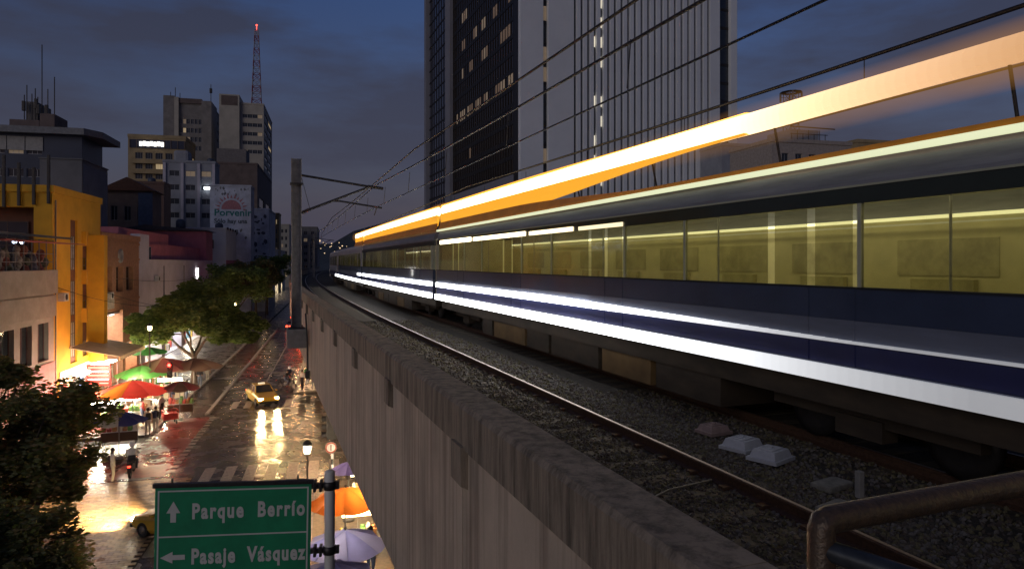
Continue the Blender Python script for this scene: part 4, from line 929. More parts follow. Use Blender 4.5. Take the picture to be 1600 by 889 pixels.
for zc, h, pn in ((10.4, 2.6, mat('curtain_pane', (.30, .30, .34), .5, var=.7, scale=2)), (7.0, 2.6, MATS['curtain_pane']), (3.8, 2.7, dimpane)):
    window(yb, (WY - .14, a0 + (a1 - a0) * .25, zc), PI / 2, (a1 - a0) * .6, h, pn, 2, 3, brf)
    window(yb, (WY - .14, b0 + (b1 - b0) * .3, zc - .3), PI / 2, (b1 - b0) * .5, 1.3, darkwin, 1, 2, brf)
for zc in (12.3, 9.3, 6.3): sub(yb, 'yellow_ledge', m_yel, WY - .05, b0 - .25, zc, WY + .35, b0 + .12, zc + 1.1, .03)
sub(yb, 'yellow_fin', m_yel, WY - .1, b1 - .02, 3.0, WY + 1.1, b1 + .9, 13.2)
for i in range(5):
    x = 12.2 + i * .85; pr = MB(); pr.bbox(WY - 3.8 + i * .9 - .09, -.2, HY - 1.2 + .1 * i, WY - 3.8 + i * .9 + .09, -.02, HY + (2.6, 2.5, 2.0, 1.7, 2.6)[i], .02); part('roof_bar', pr, darksteel, yb)
# brick building with medallion
tb0, tb1 = t_at(157.5), t_at(217)
HBk = 13.1; DB = tb1 - tb0
def sb_(px): return t_at(px) - tb0
bh = [(sb_(164.5), 8.3, sb_(175.5), 10.6), (sb_(181.5), 8.3, sb_(192), 10.6), (sb_(197), 8.3, sb_(208), 10.6), (sb_(163), .2, sb_(192), 6.6, 4.0, 'open'), (sb_(196), .2, sb_(214), 3.4, 4.0, 'open')]
bk = row('brick_building', 'red brick building with three tall windows and a round medallion', UF, tb0, tb1, HBk, 12, m_brk, [], bh, depth=.5, nx=2, ny=2, frame=brf, lit=.0)
md = MB(); Mm = Matrix.Translation((12, sb_(187.5), z_at(187.5, 400))) @ Matrix.Rotation(R(90), 4, 'Y'); md.lathe([(0, .0), (.0, .10), (.42, .10), (.5, .16), (.62, .14), (.66, 0)], 20, Mm); part('medallion', md, plainconc, bk)
# real brick courses proud of the wall would be under a pixel here; string courses are visible
for zc in (7.4, 11.2, 12.7): sub(bk, 'string_course', m_brk, 12.0, .02, zc, 12.10, DB - .02, zc + .18)
def shop(par, Wx, y0, y1, h, back, lampm, goods, nl=2):
    sub(par, 'shop_back', back, Wx - 4.0, y0, .15, Wx - 3.95, y1, h)
    sub(par, 'shop_ceiling', white_p, Wx - 3.94, y0, h - .12, Wx - .3, y1, h - .02)
    for i in range(nl): sub(par, 'shop_lamp', lampm, Wx - 3.4, y0 + (y1 - y0) * (i + .3) / nl, h - .24, Wx - .6, y0 + (y1 - y0) * (i + .7) / nl, h - .14, .02)
    l = bpy.data.lights.new('shop_light', 'POINT'); l.energy = 380; l.color = (1, .86, .64); l.shadow_soft_size = .3; q = bpy.data.objects.new('shop_light', l); C.objects.link(q); q.parent = par; q.location = (Wx - .5, (y0 + y1) / 2, h * .75)
    rr = random.Random(int(y0 * 10))
    for k in range(goods):
        x = Wx - rr.uniform(.6, 3.6); y = rr.uniform(y0 + .2, y1 - .6); hh = rr.uniform(.5, 1.7); 
        c = rr.choice(((.6, .5, .4), (.5, .08, .06), (.1, .25, .4), (.6, .45, .1), (.15, .35, .15), (.7, .7, .7)))
        sub(par, 'display_stand', mat('goods_%d' % int(sum(c) * 100), c, .6, var=.5, scale=9), x, y, .16, x + .5, y + .4, .16 + hh, .03)
shop_l = glow('shop_lamp_glow', (1.0, .88, .66), 16); shop_w = glow('shop_lamp_cool', (.92, .97, 1), 14)
backw = mat('shop_back_wall', (.75, .68, .55), .6, var=.4, scale=3)
shop(bk, 12, sb_(163), sb_(192), 6.4, backw, shop_w, 10, 3); shop(bk, 12, sb_(196), sb_(214), 3.3, backw, shop_l, 5, 2)
# yellow building's shop with canopy
sub(yb, 'shop_front', backw, WY + .02, 1.2, .15, WY + .06, DY - .4, 3.1)
for i in range(4): sub(yb, 'shop_lamp', shop_l, WY + .3, 1.6 + i * 2.2, 2.75, WY + 1.5, 2.9 + i * 2.2, 2.85, .02)
for i in range(7): sub(yb, 'shop_poster', mat('poster_%d' % (i % 4), ((.6, .1, .1), (.7, .6, .3), (.7, .7, .7), (.2, .3, .6))[i % 4], .6, var=.7, scale=6), WY + .07, 1.4 + i * 1.2, .6 + .2 * (i % 2), WY + .11, 2.3 + i * 1.2, 2.2 + .2 * (i % 2), .01)
for k_ in (2.5, 6.5):
    l = bpy.data.lights.new('shop_light', 'POINT'); l.energy = 420; l.color = (1, .84, .6); l.shadow_soft_size = .3; q = bpy.data.objects.new('shop_light', l); C.objects.link(q); q.parent = yb; q.location = (WY + 1.4, k_, 2.7)
cn = thing('shop_canopy', 'beige sheet canopy over the bright shopfront of the yellow building', 'canopy', S(ty0 + 3.0, UF + .02), SRZ)
for k in range(6):
    q = MB(); y0 = k * 1.15; q.prism([(0, 4.6), (0, 4.66), (3.4, 3.9), (3.4, 3.84)], y0 + .01, y0 + 1.13, 'y'); part('canopy_sheet', q, mat('beige_sheet', (.42, .34, .24), .6, var=.25, scale=2), cn)
q = MB(); q.bbox(3.36, -.05, 3.6, 3.46, 6.95, 3.9, .02); part('fascia', q, mat('beige_fascia', (.5, .36, .2), .6), cn)
for y in (.2, 6.6): q = MB(); q.tube([(3.2, y, .13), (3.2, y, 3.85)], .05, 8); part('canopy_post', q, steel, cn)
# near concrete terrace building at far left
tc1 = t_at(84, -18.4); tc0 = tc1 - 17
HC = 10.15
cb = row('terrace_building', 'grey concrete building with a fenced roof terrace at left edge', -18.4, tc0, tc1, HC, 13, mat('board_concrete', (.30, .27, .24), .85, var=.25, scale=.8, bump=.2),
    [], [(17 - 2.6, 4.5, 17 - .9, 7.0), (17 - 5.2, 4.5, 17 - 3.5, 7.0), (17 - 8.2, 4.5, 17 - 6.0, 7.0), (17 - 11.4, 4.5, 17 - 9.2, 7.0)], depth=.35, nx=2, ny=1, frame=mat('red_frame', (.12, .03, .025), .5), lit=0, parapet=0)
sub(cb, 'lower_band', mat('pink_band', (.42, .24, .24), .8, var=.2), 12.9, .05, 0, 13.08, 17.02, 4.3)
sub(cb, 'parapet_beam', MATS['board_concrete'], 12.75, -.05, 8.9, 13.25, 17.05, HC + .35, .04); sub(cb, 'lower_beam', MATS['board_concrete'], 12.8, -.04, 7.35, 13.15, 17.04, 8.8, .04)
fpm = MB().bbox(-.03, -.03, 0, .03, .03, 2.0, .005).mesh('fence_post', steel)
for k in range(15): link('fence_post', fpm, cb, (13.0, 16.9 - k * 1.15, HC + .35))
for zc in (.5, 1.05, 1.95): sub(cb, 'fence_rail', steel, 12.98, .1, HC + .35 + zc, 13.02, 16.9, HC + .39 + zc)
scr = MB()
rr = random.Random(3); cols = [mat('terrace_plant_%d' % i, c, .7, var=.6, scale=5) for i, c in enumerate(((.12, .13, .10), (.20, .07, .06), (.25, .23, .22), (.10, .11, .16)))]
for k in range(26):
    y = 16.6 - k * .62; scr = MB(); h = rr.uniform(.7, 1.7)
    for q in range(5): scr.ball((12.4 + rr.uniform(-.2, .2), y + rr.uniform(-.2, .2), HC + .2 + h * (q + .5) / 5), rr.uniform(.16, .3), 6, (1, 1, 1.2))
    part('terrace_plant', scr, cols[k % 4], cb)
sub(cb, 'terrace_wall', mat('terrace_wall', (.25, .2, .2), .8), 8.0, .2, HC, 8.2, 15, HC + 2.4)
rf = MB(); rf.prism([(8, 2.9), (8, 3.05), (13.9, 2.55), (13.9, 2.42)], 3, 17.6, 'y'); rf.v = [(x, y, zz_ + HC) for x, y, zz_ in rf.v]; part('terrace_roof', rf, m_tin, cb)
rf = MB(); rf.prism([(9, 2.30), (9, 2.36), (14.6, 2.12), (14.6, 2.06)], 6, 17.9, 'y'); rf.v = [(x, y, zz_ + HC) for x, y, zz_ in rf.v]; part('red_awning', rf, mat('red_awning', (.22, .03, .03), .7), cb)
for y in (16.0, 14.9, 12.5): 
    q = MB(); q.ball((11.5, y, HC + 2.2), .14, 10); part('terrace_lamp', q, glow('blue_white_bulb', (.6, .75, 1), 7), cb)
# lilac and pink two-storey terrace
tl0, tl1 = t_at(217.5), t_at(331)
ll = row('lilac_building', 'lilac white two storey building with pink upper storey', UF, tl0, tl1, 10.9, 12, m_lil, [], [(2.2, .2, 9.5, 3.6, 3.9, 'open'), (11, .2, 20, 3.6, 3.9, 'open'), (22, .2, 33, 3.6, 3.9, 'open')], win=False, parapet=.4)
sub(ll, 'corner_pillar', m_lil, 11.2, -.02, 10.9, 12.06, 3.6, 13.9, .03)
sub(ll, 'pink_storey', m_pink, 2, 3.6, 10.9, 10.6, tl1 - tl0 - .2, 13.2); sub(ll, 'pink_trim', mat('deep_pink_trim', (.35, .03, .06), .8), 1.9, tl1 - tl0 - .5, 10.9, 10.8, tl1 - tl0 - .1, 13.6)
for y in (4.5, 8.0): window(ll, (10.64, y, 11.3), PI / 2, 2.4, 1.5, darkwin, 3, 1)
sub(ll, 'upper_pink_wall', m_pink, 6.0, .4, 13.2, 10, 22, 14.6); sub(ll, 'canopy_slab', m_lil, 12.0, 1.6, 3.9, 13.7, tl1 - tl0 - 1, 4.15, .03)
q = MB(); q.bbox(12.08, 29.6, 8.6, 12.3, 30.0, 10.2, .03); part('light_tube', q, glow('white_tube', (1, .98, .92), 5), ll)
for y0, y1, lm2 in ((2.2, 9.5, shop_l), (11, 20, shop_w), (22, 33, shop_l)): shop(ll, 12, y0, y1, 3.5, backw, lm2, 12, 3)
# row beyond, under the far trees
for k, (a, b_, h, m, lab) in enumerate(((t_at(407) + 1, t_at(407) + 40, 12, m_tan, 'far tan shop building with lit ground floor beyond the white wall'), (t_at(407) + 41, t_at(407) + 90, 15, m_beige, 'farther pale shop building beyond the tan one on the left'))):
    rb = row('shop_building', lab, UF + .5, a, b_, h, 12, m, [], [(2 + i * 6.5, .2, 7 + i * 6.5, 3.4, 2.0, 'open') for i in range(5)] + [(2 + i * 4.2, 6, 4 + i * 4.2, 8, .25) for i in range(8)], lit=.3, depth=.25)
    for i in range(5): sub(rb, 'shop_lamp', shop_l, 10.5, 2.4 + i * 6.5, 2.9, 11.6, 6.4 + i * 6.5, 3.1)

# ------------------------------------------------------------------ trees
def leaves(centres, n, size, spread, mats, flat=.6):
    mb = MB(); N = len(mats); rg = np.random.default_rng(int(n + size * 1000))
    per = n // len(centres); vs = []; fs = []; ms = []
    for ci, (c, r) in enumerate(centres):
        mi = rg.integers(0, N, per)
        d = rg.normal(size=(per, 3)); d /= np.linalg.norm(d, axis=1)[:, None]; rad = r * rg.random(per) ** .45
        p = np.array(c) + d * rad[:, None] * np.array((1, 1, flat)) * spread
        for k in range(per):
            q = rg.normal(size=3); q /= np.linalg.norm(q); a = np.cross(q, (0, 0, 1)); na = np.linalg.norm(a) or 1; a = a / na; b = np.cross(q, a); s_ = size * rg.uniform(.6, 1.4)
            o = len(vs); P0 = p[k]
            vs += [P0 - a * s_, P0 + b * s_ * .45 + q * s_ * .1, P0 + a * s_, P0 - b * s_ * .45 + q * s_ * .1]; fs.append((o, o + 1, o + 2, o + 3)); ms.append(int(mi[k]))
    mb.v = [tuple(float(x) for x in v) for v in vs]; mb.f = fs; mb.m = ms; mb.smooth = [False] * len(fs); return mb
def leafmat(name, col):
    m = mat(name, col, .55, var=.5, scale=1.2); b = m.node_tree.nodes['Principled BSDF']; o = m.node_tree.nodes['Material Output']; tr = m.node_tree.nodes.new('ShaderNodeBsdfTranslucent'); tr.inputs[0].default_value = (col[0] * 1.6, col[1] * 1.7, col[2], 1)
    mx = m.node_tree.nodes.new('ShaderNodeMixShader'); mx.inputs[0].default_value = .4; m.node_tree.links.new(b.outputs[0], mx.inputs[1]); m.node_tree.links.new(tr.outputs[0], mx.inputs[2]); m.node_tree.links.new(mx.outputs[0], o.inputs[0]); return m
lm_dark = [leafmat('leaf_dark', (.12, .125, .045)), leafmat('leaf_mid', (.15, .165, .055)), leafmat('leaf_olive', (.24, .18, .075))]
lm_grn = [leafmat('leaf_green', (.13, .18, .05)), leafmat('leaf_fresh', (.17, .22, .065)), leafmat('leaf_deep', (.09, .14, .04))]
bark = mat('bark', (.11, .08, .06), .9, var=.45, scale=6, bump=.6, stretch=(1, 1, .3))
def tree(name, label, base, trunk_h, crown, tr, nl, ls, lmats, seed, flat=.6, group=None, limbs=7):
    """crown: list of (dx,dy,z,r) lobes"""
    o = thing(name, label, 'tree', base, 0, group); rr = random.Random(seed)
    mb = MB(); mb.tube([(0, 0, -.1), (.04, .02, trunk_h * .4), (.0, .06, trunk_h)], [tr * 1.25, tr, tr * .85], 10)
    part('trunk', mb, bark, o)
    lb = MB(); cs = []; forks = []; rm = max(math.hypot(c[0], c[1]) for c in crown); zm = sum(c[2] for c in crown) / len(crown)
    for k in range(limbs):
        a = 2 * PI * k / limbs + rr.uniform(-.35, .35); d = rm * rr.uniform(.22, .45); e = Vector((d * math.cos(a), d * math.sin(a), trunk_h + (zm - trunk_h) * rr.uniform(.45, .75)))
        q = Vector((0, .05, trunk_h * rr.uniform(.85, 1.0))); lb.tube([q, q.lerp(e, .5) + Vector((rr.uniform(-.25, .25), rr.uniform(-.25, .25), rr.uniform(-.1, .25))), e], [tr * .62, tr * .45, tr * .32], 7); forks.append(e)
    for k, (x, y, z_, r) in enumerate(crown):
        t_ = Vector((x, y, z_)); s_ = min(forks, key=lambda f: (Vector((f.x * 1.6, f.y * 1.6, f.z)) - t_).length)
        mid = s_.lerp(t_, .5) + Vector((rr.uniform(-.35, .35), rr.uniform(-.35, .35), rr.uniform(.0, .35)))
        lb.tube([s_, s_.lerp(mid, .5) + Vector((rr.uniform(-.12, .12), rr.uniform(-.12, .12), .05)), mid, t_], [tr * .30, tr * .24, tr * .18, tr * .06], 6)
        for q in range(4):
            e = t_ + Vector((rr.uniform(-1, 1), rr.uniform(-1, 1), rr.uniform(-.3, .6))) * r * .8; lb.tube([mid.lerp(t_, rr.uniform(.2, .8)), e], [tr * .14, tr * .03], 4)
            cs.append((e, r * rr.uniform(.35, .6)))
        cs.append((t_, r * .8))
    part('limb', lb, bark, o, stuff=True)
    part('crown', leaves(cs, nl, ls, 1.0, lmats, flat), lmats, o, stuff=True)
    return o
rr = random.Random(11)
cr_ = []
for k in range(11):
    a = 2 * PI * k / 11 + .3; d = 4.6 * rr.uniform(.75, 1.05); cr_.append((d * math.cos(a), d * math.sin(a) * .8, 5.0 + rr.uniform(-.5, .9), 1.7))
for k in range(8):
    a = 2 * PI * k / 8; d = 2.6; cr_.append((d * math.cos(a), d * math.sin(a) * .8, 6.7 + rr.uniform(-.4, .5), 1.9))
cr_ += [(0, 0, 7.9, 1.9), (1.2, .4, 7.7, 1.6), (-4.9, .5, 3.9, 1.2), (4.6, -.5, 4.2, 1.2)]
tree('broad_tree', 'broad umbrella shaped street tree over the bright shops and stalls', G(303, 600) + Vector((0, 0, .1)), 2.6, cr_, .26, 46000, .19, lm_grn, 1, .62, limbs=5)
for px, gy, sc, lab, sd in ((385, 535, 1.0, 'second street tree along the left pavement behind the broad tree', 2), (418, 512, 1.0, 'third smaller looking street tree farther along the left pavement', 3), (432, 492, 1.1, 'farthest street tree at the end of the left pavement', 4)):
    rr = random.Random(sd); c2 = [(rr.uniform(-3, 3) * sc, rr.uniform(-3, 3) * sc, rr.uniform(6.0, 10.5) * sc, 1.9 * sc) for _ in range(13)]
    tree('street_tree', lab, G(px, gy) + Vector((-2.0, 0, .1)), 4.2 * sc, c2, .22, 9000, .22, lm_grn if sd != 3 else lm_dark, sd, .8, 'trees along the left pavement')
rr = random.Random(21); c3 = []
for k in range(34): c3.append((rr.uniform(-3.2, 1.9), rr.uniform(-1.6, 1.6), rr.uniform(2.6, 7.0), 1.05))
c3 += [(-.4, 0, 7.9, .8), (.4, .2, 7.6, .8), (1.9, .1, 4.6, .8), (1.5, 0, 5.8, .8), (1.8, .2, 3.8, .7), (-1.6, 0, 7.2, .9)]
tree('near_tree', 'dense dark leafy tree filling the lower left corner', Vector((-16.7, 22.5, -.5)), 2.2, c3, .2, 52000, .095, lm_dark, 5, .9)
c4 = [(rr.uniform(-2.6, 1.6), rr.uniform(-1.3, 1.3), rr.uniform(2.0, 3.9), .95) for _ in range(16)]
tree('near_tree', 'lower spreading dark tree at the bottom left edge below the taller one', Vector((-13.9, 18.2, 0)), 1.4, c4, .14, 24000, .085, lm_dark, 6, .8)

# ------------------------------------------------------------------ lamps and signals
def point(name, loc, e, col, r=.12):
    l = bpy.data.lights.new(name, 'POINT'); l.energy = e; l.color = col; l.shadow_soft_size = r; o = bpy.data.objects.new(name, l); C.objects.link(o); o.location = loc; return o
def street_lamp(label, base, h, glowm, e, col, group='street lamps'):
    o = thing('street_lamp', label, 'street lamp', base, 0, group)
    m = MB(); m.lathe([(0, 0), (.12, 0), (.11, .5), (.06, .62), (.045, h - .5), (.045, h)], 10); part('pole', m, darksteel, o)
    m = MB(); m.lathe([(.04, h - .02), (.10, h + .02), (.12, h + .08), (0.0, h + .08)], 12); part('collar', m, darksteel, o)
    m = MB(); m.lathe([(0, h + .09), (.10, h + .09), (.15, h + .25), (.14, h + .42), (0, h + .42)], 12); part('globe', m, glowm, o)
    m = MB(); m.lathe([(.19, h + .42), (.20, h + .47), (.14, h + .56), (.05, h + .62), (0, h + .63)], 14); part('cap', m, darksteel, o)
    q = point('lamp_light', Vector(base) + Vector((0, 0, h + .25)), e, col, .2); q.parent = None
    return o
lampw = glow('sodium_globe', (1, .72, .38), 14); lampc = glow('white_globe', (1, .88, .66), 10)
b_ = Vector(((480 - CX) / F * 27.5, 27.5, 0))
street_lamp('black lamp post with a lit bulb beside the viaduct above the green sign', b_, EYE - 290 / F * 27.5 - .3, lampc, 1000, (1, .74, .47))
b_ = Vector(((234 - CX) / F * 52, 52, 0))
street_lamp('tall black lamp post with a glowing warm bulb among the market stalls', b_, EYE - 108 / F * 52, lampw, 1300, (1, .66, .36))
b_ = S(92, -11.9); street_lamp('farther lamp post under the trees along the left pavement', b_, 5.5, lampw, 420, (1, .66, .36))
b_ = S(132, -11.9); street_lamp('farthest lamp post under the trees near the street end', b_, 5.5, lampw, 500, (1, .66, .36))
# lamps under the viaduct that light the far roadway
for s_ in (48, 85):
    p = V(s_, 3.2, 6.35); o = thing('viaduct_lamp', ('nearer' if s_ < 60 else 'farther') + ' lit lamp fixed beneath the viaduct girder over the roadway', 'lamp', p, VRZ(s_), 'lamps beneath the viaduct')
    m = MB(); m.bbox(-.15, -.3, -.10, .15, .3, .04, .02); part('housing', m, darksteel, o); m = MB(); m.bbox(-.11, -.25, -.13, .11, .25, -.10, .01); part('lens', m, lampc, o)
    point('viaduct_light', p + Vector((0, 0, -.4)), 1300, (1, .58, .28), .2)
redg = glow('red_signal', (1, .03, .02), 22); offl = mat('signal_unlit', (.03, .04, .03), .3)
def signal(label, base, h, rz, red=True, arm=0.0):
    o = thing('traffic_light', label, 'traffic light', base, rz, 'traffic lights')
    m = MB(); m.lathe([(0, 0), (.11, 0), (.09, .4), (.06, .5), (.055, h), (0, h)], 10)
    if arm: m.tube([(0, 0, h - .15), (arm, 0, h + .1)], .045, 8)
    part('pole', m, darksteel, o)
    x = arm
    m = MB(); m.bbox(x - .17, -.30, h - .75, x + .17, -.06, h + .35, .04); part('housing', m, blackm, o)
    for k, on in enumerate((red, False, False)):
        zc = h + .17 - k * .36
        m = MB(); m.lathe([(0, .03), (.08, .02), (.115, 0), (.115, -.02)], 14, Matrix.Translation((x, -.31, zc)) @ Matrix.Rotation(R(90), 4, 'X')); part('lens', m, redg if on else offl, o)
        m = MB(); m.lathe([(.13, 0), (.135, .16)], 12, Matrix.Translation((x, -.30, zc)) @ Matrix.Rotation(R(90), 4, 'X')); part('visor', m, blackm, o)
    if red: point('signal_light', o.location + Matrix.Rotation(rz, 3, 'Z') @ Vector((x, -.7, h + .17)), 60, (1, .05, .03), .1)
    return o
signal('traffic light glowing red between the umbrella stalls', G(266, 646) + Vector((0, 0, .1)), 3.3, SRZ)
signal('traffic light glowing red hanging beside the mast over the far roadway', S(96, -3.9, .13), 6.7, SRZ, True, 0.0)
signal('farther red traffic light under the trees over the far pavement', S(110, -11.9, .13), 6.6, SRZ)
# pedestrian-side signal and banded post by the viaduct wall
pb2 = Vector(((519 - CX) / F * 29.5, 29.5, .13))
o = thing('signal_post', 'banded black and white signal post with round plate by the viaduct wall', 'signal post', pb2, SRZ)
for k in range(11):
    m = MB(); m.lathe([(.055, k * .24), (.055, k * .24 + .24)], 10); part('band', m, blackm if k % 2 else white_p, o)
zt = EYE - 282 / F * 29.5
m = MB(); m.tube([(0, 0, 2.6), (0, 0, zt + 1.1)], .05, 8); part('pole', m, darksteel, o)
m = MB(); m.bbox(-.24, -.2, zt + .05, .18, .15, zt + 1.15, .07); part('housing', m, blackm, o)
for k in range(3): m = MB(); m.lathe([(.12, 0), (.13, .2)], 12, Matrix.Translation((-.24, 0, zt + .25 + k * .34)) @ Matrix.Rotation(R(-90), 4, 'Y')); part('visor', m, blackm, o)
m = MB(); m.lathe([(0, 0), (.24, 0), (.24, .02), (0, .02)], 20, Matrix.Translation((-.05, -.07, zt - .3)) @ Matrix.Rotation(R(90), 4, 'X')); dsk = part('round_plate', m, white_p, o)
m = MB(); m.lathe([(.18, .021), (.235, .021), (.235, .027), (.18, .027)], 20, Matrix.Translation((-.05, -.07, zt - .3)) @ Matrix.Rotation(R(90), 4, 'X'), closed=True); part('ring', m, mat('plate_red', (.4, .06, .03), .5), dsk)
m = MB(); m.box(-.075, -.099, zt - .42, -.025, -.091, zt - .18); part('numeral', m, blackm, dsk)

# ------------------------------------------------------------------ street sign
YS0, YS1 = 14.0, 14.45
xL = (243 - CX) / F * YS0; zT = EYE - (762 - HZ) / F * YS0
pr_ = Vector(((487 - CX) / F * YS1, YS1, 0)); pl_ = Vector((xL, YS0, 0)); WS = (pr_ - pl_).length
rzs = math.atan2(pr_.y - pl_.y, pr_.x - pl_.x)
sgn = thing('direction_sign', 'large green street direction sign with white arrows and lettering', 'sign', (pl_.x, pl_.y, zT), rzs)
sgn.rotation_euler = (0, R(1.0), rzs)
HSg = 2.05
gm_ = mat('sign_green', (.008, .25, .11), .6, var=.22, scale=1.6); wm_ = mat('sign_white', (.62, .62, .58), .45, var=.08)
m = MB(); m.bbox(0, -.02, -HSg, WS, .02, 0, .008); pn = part('panel', m, gm_, sgn)
m = MB(); q = .055; w = .03
for a in ((q, -q - w, WS - q, -q), (q, -HSg + q, WS - q, -HSg + q + w), (q, -HSg + q + w, q + w, -q - w), (WS - q - w, -HSg + q + w, WS - q, -q - w), (q + w, -1.02, WS - q - w, -.99)): m.box(a[0], -.026, a[1], a[2], -.021, a[3])
part('border', m, wm_, pn)
m = MB(); m.bbox(-.05, -.04, -.0, WS + .05, .06, .09, .012); m.bbox(.3, -.01, .09, .34, .03, .19, .005); m.bbox(WS - .3, -.01, .09, WS - .26, .03, .19, .005); part('top_channel', m, darksteel, sgn)
m = MB(); x, zc = .36, -.50; m.prism([(x, zc + .22), (x + .135, zc - .02), (x + .055, zc - .02), (x + .055, zc - .21), (x - .055, zc - .21), (x - .055, zc - .02), (x - .135, zc - .02)], -.026, -.021, 'y'); part('up_arrow', m, wm_, pn)
m = MB(); x, zc = .38, -1.43; m.prism([(x - .26, zc), (x - .02, zc + .12), (x - .02, zc + .05), (x + .22, zc + .05), (x + .22, zc - .05), (x - .02, zc - .05), (x - .02, zc - .12)], -.026, -.021, 'y'); part('left_arrow', m, wm_, pn)
text('Parque  Berrío', .43, wm_, pn, (.72, -.024, -.64), off=.0165, ext=.003, xs=.69, sp=1.25)
text('Pasaje  Vásquez', .43, wm_, pn, (.72, -.024, -1.57), off=.0165, ext=.003, xs=.69, sp=1.19)
pp = Vector(((515 - CX) / F * 14.55, 14.55, .13))
spo = thing('sign_post', 'pale grey tubular post carrying the green direction sign', 'post', pp, rzs)
m = MB(); m.lathe([(0, 0), (.11, 0), (.11, zT + .03), (.09, zT + .06), (0, zT + .07)], 14); part('pole', m, mat('post_paint', (.72, .71, .66), .45, var=.25, scale=3, stretch=(1, 1, .2)), spo)
for dz in (-.25, -1.62):
    m = MB(); m.lathe([(.115, -.09), (.135, -.08), (.135, .08), (.115, .09)], 14, Matrix.Translation((0, 0, zT + dz))); m.bbox(-.42, -.06, zT + dz - .05, -.1, .05, zT + dz + .05, .015)
    for q in (-.3, -.18): m.bbox(q - .03, -.10, zT + dz - .11, q + .03, .09, zT + dz + .11, .015)
    m.bbox(.1, -.05, zT + dz - .08, .2, .05, zT + dz + .08, .015); part('clamp', m, darksteel, spo)

# ------------------------------------------------------------------ umbrellas and stalls
def umbrella(label, base, r, h, cols, rz=0.0, droop=.32, n=8, val=.0, group='market umbrellas', sq=1.0, cat='umbrella'):
    o = thing('umbrella', label, cat, base, rz, group)
    m = MB(); m.tube([(0, 0, 0), (0, 0, h + r * droop + .08)], .028, 8); part('pole', m, steel, o)
    m = MB(); m.lathe([(0, .0), (.24, .0), (.24, .08), (.05, .12), (0, .12)], 10); part('foot', m, plainconc, o)
    top = Vector((0, 0, h + r * droop))
    for k in range(n):
        a0_, a1_ = 2 * PI * k / n, 2 * PI * (k + 1) / n
        mb = MB(); rows_ = 4; vs = []
        for i in range(rows_ + 1):
            f = i / rows_; ss = 6
            for j in range(ss + 1):
                g_ = j / ss; p0 = Vector((math.cos(a0_), math.sin(a0_) * sq, 0)); p1 = Vector((math.cos(a1_), math.sin(a1_) * sq, 0))
                d = p0.lerp(p1, g_) * r * f; sag = 4 * g_ * (1 - g_) * .07 * r * f
                vs.append(Vector((d.x, d.y, h + r * droop * (1 - f ** 1.35) - sag)))
        fs = []
        for i in range(rows_):
            for j in range(6): q = i * 7 + j; fs.append((q, q + 1, q + 8, q + 7))
        mb.add(vs, fs, True)
        if val:
            e = [vs[rows_ * 7 + j] for j in range(7)]; mb.add(e + [v - Vector((0, 0, val)) for v in e], [(j, j + 1, j + 8, j + 7) for j in range(6)], True)
        part('canopy_panel', mb, cols[k % len(cols)], o)
        rb = MB(); rb.tube([top - Vector((0, 0, .02)), Vector((math.cos(a0_) * r, math.sin(a0_) * r * sq, h - .02))], .010, 4); part('rib', rb, steel, o)
    m = MB(); m.ball(top + Vector((0, 0, .06)), .05, 8); part('finial', m, steel, o)
    return o
def cloth(name, c):
    m = mat('cloth_' + name, c, .6, var=.18, scale=2, bump=.1); t = m.node_tree; b = t.nodes['Principled BSDF']; o = t.nodes['Material Output']
    tr = t.nodes.new('ShaderNodeBsdfTranslucent'); tr.inputs[0].default_value = (*c, 1); mx = t.nodes.new('ShaderNodeMixShader'); mx.inputs[0].default_value = .35
    t.links.new(b.outputs[0], mx.inputs[1]); t.links.new(tr.outputs[0], mx.inputs[2]); t.links.new(mx.outputs[0], o.inputs[0]); return m
c_red = cloth('red', (.55, .05, .035)); c_org = cloth('orange', (.75, .20, .03)); c_navy = cloth('navy', (.05, .06, .20)); c_crm = cloth('cream', (.62, .56, .42)); c_grn = cloth('green', (.07, .28, .06))
c_mar = cloth('maroon', (.20, .05, .05)); c_brn = cloth('brown', (.16, .10, .07)); c_lil = cloth('lilac', (.52, .48, .80)); c_lil2 = cloth('pale_lilac', (.64, .58, .80)); c_vio = cloth('violet', (.13, .10, .28)); c_wht = cloth('white', (.62, .6, .56))
def gp(px, py, zc): p = G(px, py, zc); return Vector((p.x, p.y, .13))
umbrella('large red and orange market umbrella over the brightest stall', gp(207, 612, 2.5), 2.15, 2.35, [c_red, c_org, c_red, c_red], .2, .36)
umbrella('navy blue umbrella with cream panels nearest in front of the stalls', gp(186, 655, 2.3), 1.45, 2.1, [c_navy, c_navy, c_crm], .5, .34)
umbrella('dark brown umbrella right of the large red umbrella', gp(281, 607, 2.3), 1.35, 2.2, [c_brn, c_mar], .1, .36)
umbrella('bright green umbrella behind the large red umbrella', gp(222, 585, 2.5), 1.9, 2.4, [c_grn], .4, .34)
umbrella('wide maroon umbrella behind the green one under the tree', gp(255, 572, 2.9), 2.4, 2.7, [c_mar, c_mar, c_brn], .2, .3)
umbrella('wide dull brown umbrella under the broad tree beside the maroon one', gp(303, 571, 2.8), 2.2, 2.6, [c_brn], .3, .3)
umbrella('small green umbrella among the far shops behind the maroon one', gp(232, 551, 2.6), 1.7, 2.5, [c_grn], .1, .3)
umbrella('orange umbrella below the viaduct right of the sign post', Vector((-6.05, 24.8, .13)), 1.35, 2.2, [c_org], .2, .38)
umbrella('pale lilac umbrella below the orange one beside the sign post', Vector((-5.15, 21.1, .13)), 1.30, 2.15, [c_lil, c_lil2], .3, .36)
umbrella('second lilac umbrella at the bottom edge below the pale one', Vector((-4.95, 19.0, .13)), 1.2, 2.1, [c_lil], .1, .36)
